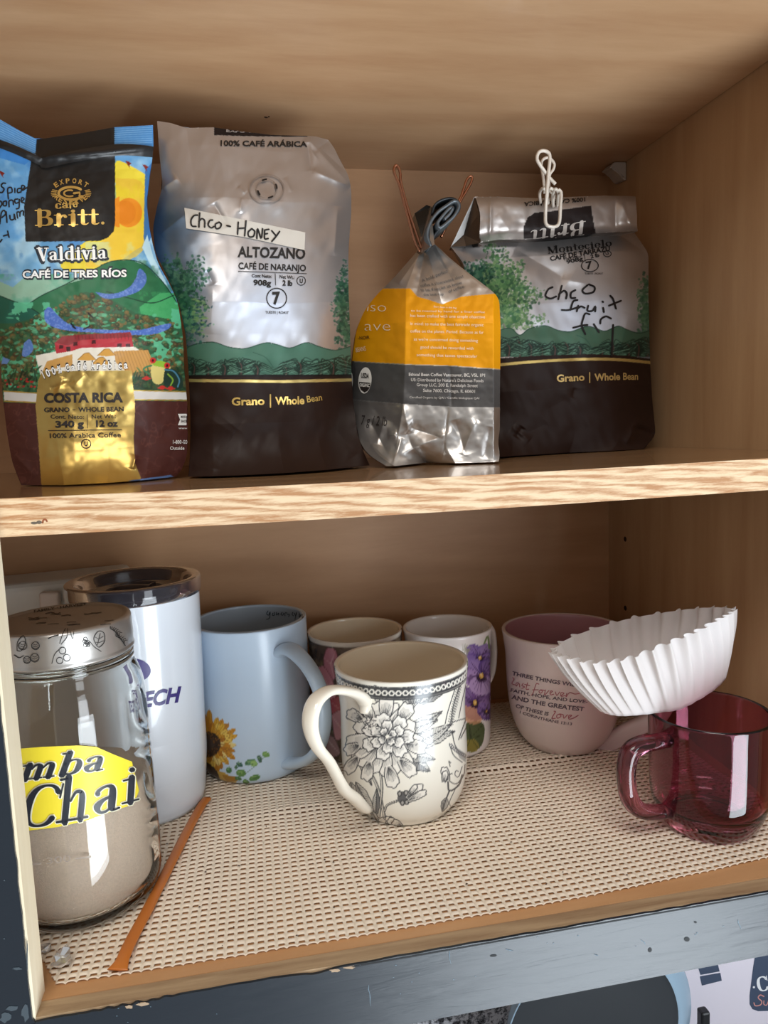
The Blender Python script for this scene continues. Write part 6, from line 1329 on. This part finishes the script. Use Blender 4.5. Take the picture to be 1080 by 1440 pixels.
# ---------------- white canister behind the tumbler
cn = empty('white_canister', (-.055, .29, LZ)); tag(cn, 'low white container with a tab handle, half hidden behind the tumbler and jar', 'container')
V, Fc = box(-.125, .012, .262, .318, LZ, .1655); V = np.array(V); V[V[:, 2] > .1, 2] += .002*(V[V[:, 2] > .1, 0]+.06)/.07
o = child('tub', V, Fc, simple('white_plastic', 'cdd0cc', .4), cn, smooth=False); md = o.modifiers.new('bevel', 'BEVEL'); md.width = .006; md.segments = 3
A = at([54, 82, 83, 55], [834, 833, 856, 858], 1, .252); V = np.vstack([A, A+[0, .0095, 0]])
o = child('tab_handle', V, [(0, 3, 2, 1), (4, 5, 6, 7), (0, 1, 5, 4), (1, 2, 6, 5), (2, 3, 7, 6), (3, 0, 4, 7)], simple('warm_white_plastic', 'd6cdc6', .35), cn, smooth=False); md = o.modifiers.new('bevel', 'BEVEL'); md.width = .002; md.segments = 3

# ---------------- plum glass mug
GX, GY = 0.4105, 0.0715
gm = empty('glass_mug', (GX, GY, LZ)); tag(gm, 'see-through plum red glass mug at the right edge, empty', 'mug')
ogl = [(0, LZ+.002), (.018, LZ+.0018), (.0262, LZ), (.0290, LZ+.0012), (.0318, .007), (.0352, .014), (.0372, .022), (.0380, .034), (.0384, .05), (.0386, .068), (.0387, .0795), (.0381, .0812), (.0372, .0806)]
igl = [(.0368, .0795), (.0364, .068), (.0360, .05), (.0352, .030), (.0335, .0195), (.0290, .0150), (.0262, .0135), (.0250, .0120), (.012, .0118), (0, .0118)]
plum = glass('plum_glass', (.58, .22, .31, 1), 0, 1.48)
V, Fc, _, _ = lathe(ogl+igl, GX, GY, .0014, 128); child('body', V, Fc, plum, gm)
phi = az_of(930, 1042, GX, GY, .0385, .06); 
hp = [(940, 1040), (922, 1043), (902, 1047), (887, 1057), (881, 1078), (881, 1100), (885, 1122), (897, 1137), (915, 1142), (940, 1140)]
handle('handle', gm, hp, GX, GY, phi+.05, .0060, [.0044, .0048, .0054, .0058, .0056, .0054, .0056, .0054, .0046, .0040], plum, sup=2.4, segs=22, n=60)

# ---------------- paper coffee filter
pf = empty('coffee_filter', (.40, .12, .07)); tag(pf, 'white fluted paper coffee filter tipped on its side over the glass mug and pink mug', 'coffee filter')
rim = [(1031, 857, .128), (1010, 855, .140), (975, 857, .152), (930, 863, .160), (880, 872, .163), (835, 885, .160), (797, 900, .150), (779, 915, .138), (783, 921, .128), (800, 926, .118), (830, 932, .108), (860, 931, .101), (890, 925, .097), (925, 911, .094), (960, 897, .094), (985, 886, .096), (1010, 872, .101), (1026, 864, .113)]
basr = [(1022, 940, .118), (1012, 930, .128), (985, 925, .136), (950, 925, .140), (915, 935, .142), (880, 950, .140), (850, 970, .134), (838, 985, .128), (840, 996, .122), (848, 1002, .116), (862, 1006, .110), (880, 1007, .105), (905, 1005, .101), (930, 1002, .098), (955, 998, .097), (980, 986, .098), (1005, 970, .102), (1020, 955, .110)]
def closed_curve(P, n):
    P = np.array(P, float); Q = np.vstack([P[-1:], P, P[:2]]); m = len(P); t = np.linspace(0, m, n, endpoint=False); i = t.astype(int); f = (t-i)[:, None]
    a, b, c_, d = Q[i], Q[i+1], Q[(i+2) % len(Q)], Q[np.minimum(i+3, len(Q)-1)]; a2 = P[(i-1) % m]; b = P[i % m]; c_ = P[(i+1) % m]; d = P[(i+2) % m]
    return .5*(2*b+(-a2+c_)*f+(2*a2-5*b+4*c_-d)*f*f+(-a2+3*b-3*c_+d)*f**3)
rim = [(x, y, d-.030) for x, y, d in rim]
bf = [at(x, y, 2, .0840)[1] if y > 950 or x > 1015 else None for x, y, d in basr]
basr = [(x, y, min(f, .10) if f is not None else .118) for (x, y, d), f in zip(basr, bf)]
NP = 30*12; R1_ = closed_curve(rim, NP); R0_ = np.roll(closed_curve(basr, NP), -14, 0)
A = at(R1_[:, 0], R1_[:, 1], 1, R1_[:, 2]); B = at(R0_[:, 0], R0_[:, 1], 1, R0_[:, 2])
rowsn = 18; VV = []; ax = A.mean(0)-B.mean(0); ax /= np.linalg.norm(ax); ph = np.arange(NP)/12*2*PI+.5*np.sin(np.arange(NP)/NP*14)
for k in range(rowsn):
    t = k/(rowsn-1); C_ = B+(A-B)*t; ctr = C_.mean(0); out_ = C_-ctr; out_ /= np.linalg.norm(out_, axis=1)[:, None]
    bulge = .004*math.sin(PI*t*.9); w_ = np.sin(ph); w_ = np.sign(w_)*np.abs(w_)**.7
    tang = np.roll(C_, -1, 0)-np.roll(C_, 1, 0); tang /= np.linalg.norm(tang, axis=1)[:, None]
    amp = .0027*(t**.9)+.0002
    VV.append(C_+out_*(amp*w_+bulge*.6)[:, None]+tang*(.0012*t*np.cos(ph))[:, None]+ax*(.0012*t**6*np.abs(w_))[:, None])
V = np.vstack(VV); Fc = grid_faces(rowsn, NP, True).tolist(); ctr = B.mean(0); base_ = VV[0]
i0 = len(V); mid_ = ctr+(base_-ctr)*.5; V = np.vstack([V, mid_, ctr[None]])
for j in range(NP):
    j2 = (j+1) % NP; Fc.append((j2, j, i0+j, i0+j2)); Fc.append((i0+j, i0+NP, i0+j2))
V[:, 2] = np.maximum(V[:, 2], LZ+.03)
fm, nt, p = base_mat('filter_paper'); p.inputs['Base Color'].default_value = C4('e9e6e6'); p.inputs['Roughness'].default_value = .8
tr = N(nt, 'ShaderNodeBsdfTranslucent'); tr.inputs['Color'].default_value = C4('ece4de'); ms = N(nt, 'ShaderNodeMixShader'); ms.inputs[0].default_value = .38
om = nt.nodes['Material Output']; nt.links.new(p.outputs[0], ms.inputs[1]); nt.links.new(tr.outputs[0], ms.inputs[2]); nt.links.new(ms.outputs[0], om.inputs['Surface'])
tcn = N(nt, 'ShaderNodeTexCoord'); nb = N(nt, 'ShaderNodeTexNoise', Scale=700.0, Detail=3.0); nt.links.new(tcn.outputs['Object'], nb.inputs['Vector']); bp = N(nt, 'ShaderNodeBump', Strength=.3, Distance=.0005); nt.links.new(nb.outputs[0], bp.inputs['Height']); nt.links.new(bp.outputs[0], p.inputs['Normal'])
child('fluted_paper', V, Fc, fm, pf)

# ---------------- orange stirrer and foil scraps
st = empty('drinking_straw', tuple(at(230, 1240, 2, LZ))); tag(st, 'flattened orange plastic straw lying on the liner in front of the tumbler', 'straw')
P_ = [(165, 1362), (172, 1350), (185, 1322), (210, 1275), (235, 1225), (262, 1172), (283, 1134), (291, 1123)]
W = at([q[0] for q in P_], [q[1] for q in P_], 2, LZ+.0016); W = catmull(W, 60); t = np.linspace(0, 1, 60)
wa = np.interp(t, [0, .06, .15, .5, .9, 1], [.0056, .0048, .0036, .0033, .0034, .0036]); wb = np.interp(t, [0, .08, .2, .8, 1], [.0006, .0010, .0016, .0017, .0014])
W[:, 2] = LZ+wb+.0002
om_ = simple('orange_plastic', 'dc8236', .35, Transmission_Weight=.25, Subsurface_Weight=.0)
d_ = W[-1]-W[0]; nn = np.cross(d_, [0, 0, 1]); nn /= np.linalg.norm(nn)
child('tube', *sweep(W, wa, wb, nn, 16, sup=2.2), om_, st)
foil = simple('crumpled_foil', 'eef0f2', .25, metal=.85)
def crumple(name, c_, r, seed, label, flat=1.0):
    g = np.random.default_rng(seed); bm = bmesh.new(); bmesh.ops.create_icosphere(bm, subdivisions=2, radius=1)
    V = []; 
    for v in bm.verts:
        k = g.uniform(.55, 1.15); V.append((c_[0]+v.co.x*r[0]*k, c_[1]+v.co.y*r[1]*k, LZ+.0002+max(0, (v.co.z+1)*.5)*r[2]*2*k))
    Fc = [tuple(v.index for v in f.verts) for f in bm.faces]; bm.free()
    o = mesh_obj(name, np.array(V), Fc, foil, smooth=False); tag(o, label, 'foil'); return o
q = at(86, 1356, 2, LZ); crumple('foil_scrap', q, (.0058, .0065, .0038), 5, 'small crumpled silver foil scrap on the front left corner of the liner')
q = at(62, 1336, 2, LZ); crumple('foil_scrap', q, (.0050, .0045, .0012), 8, 'flat silver foil scrap tucked against the left frame beside the jar')
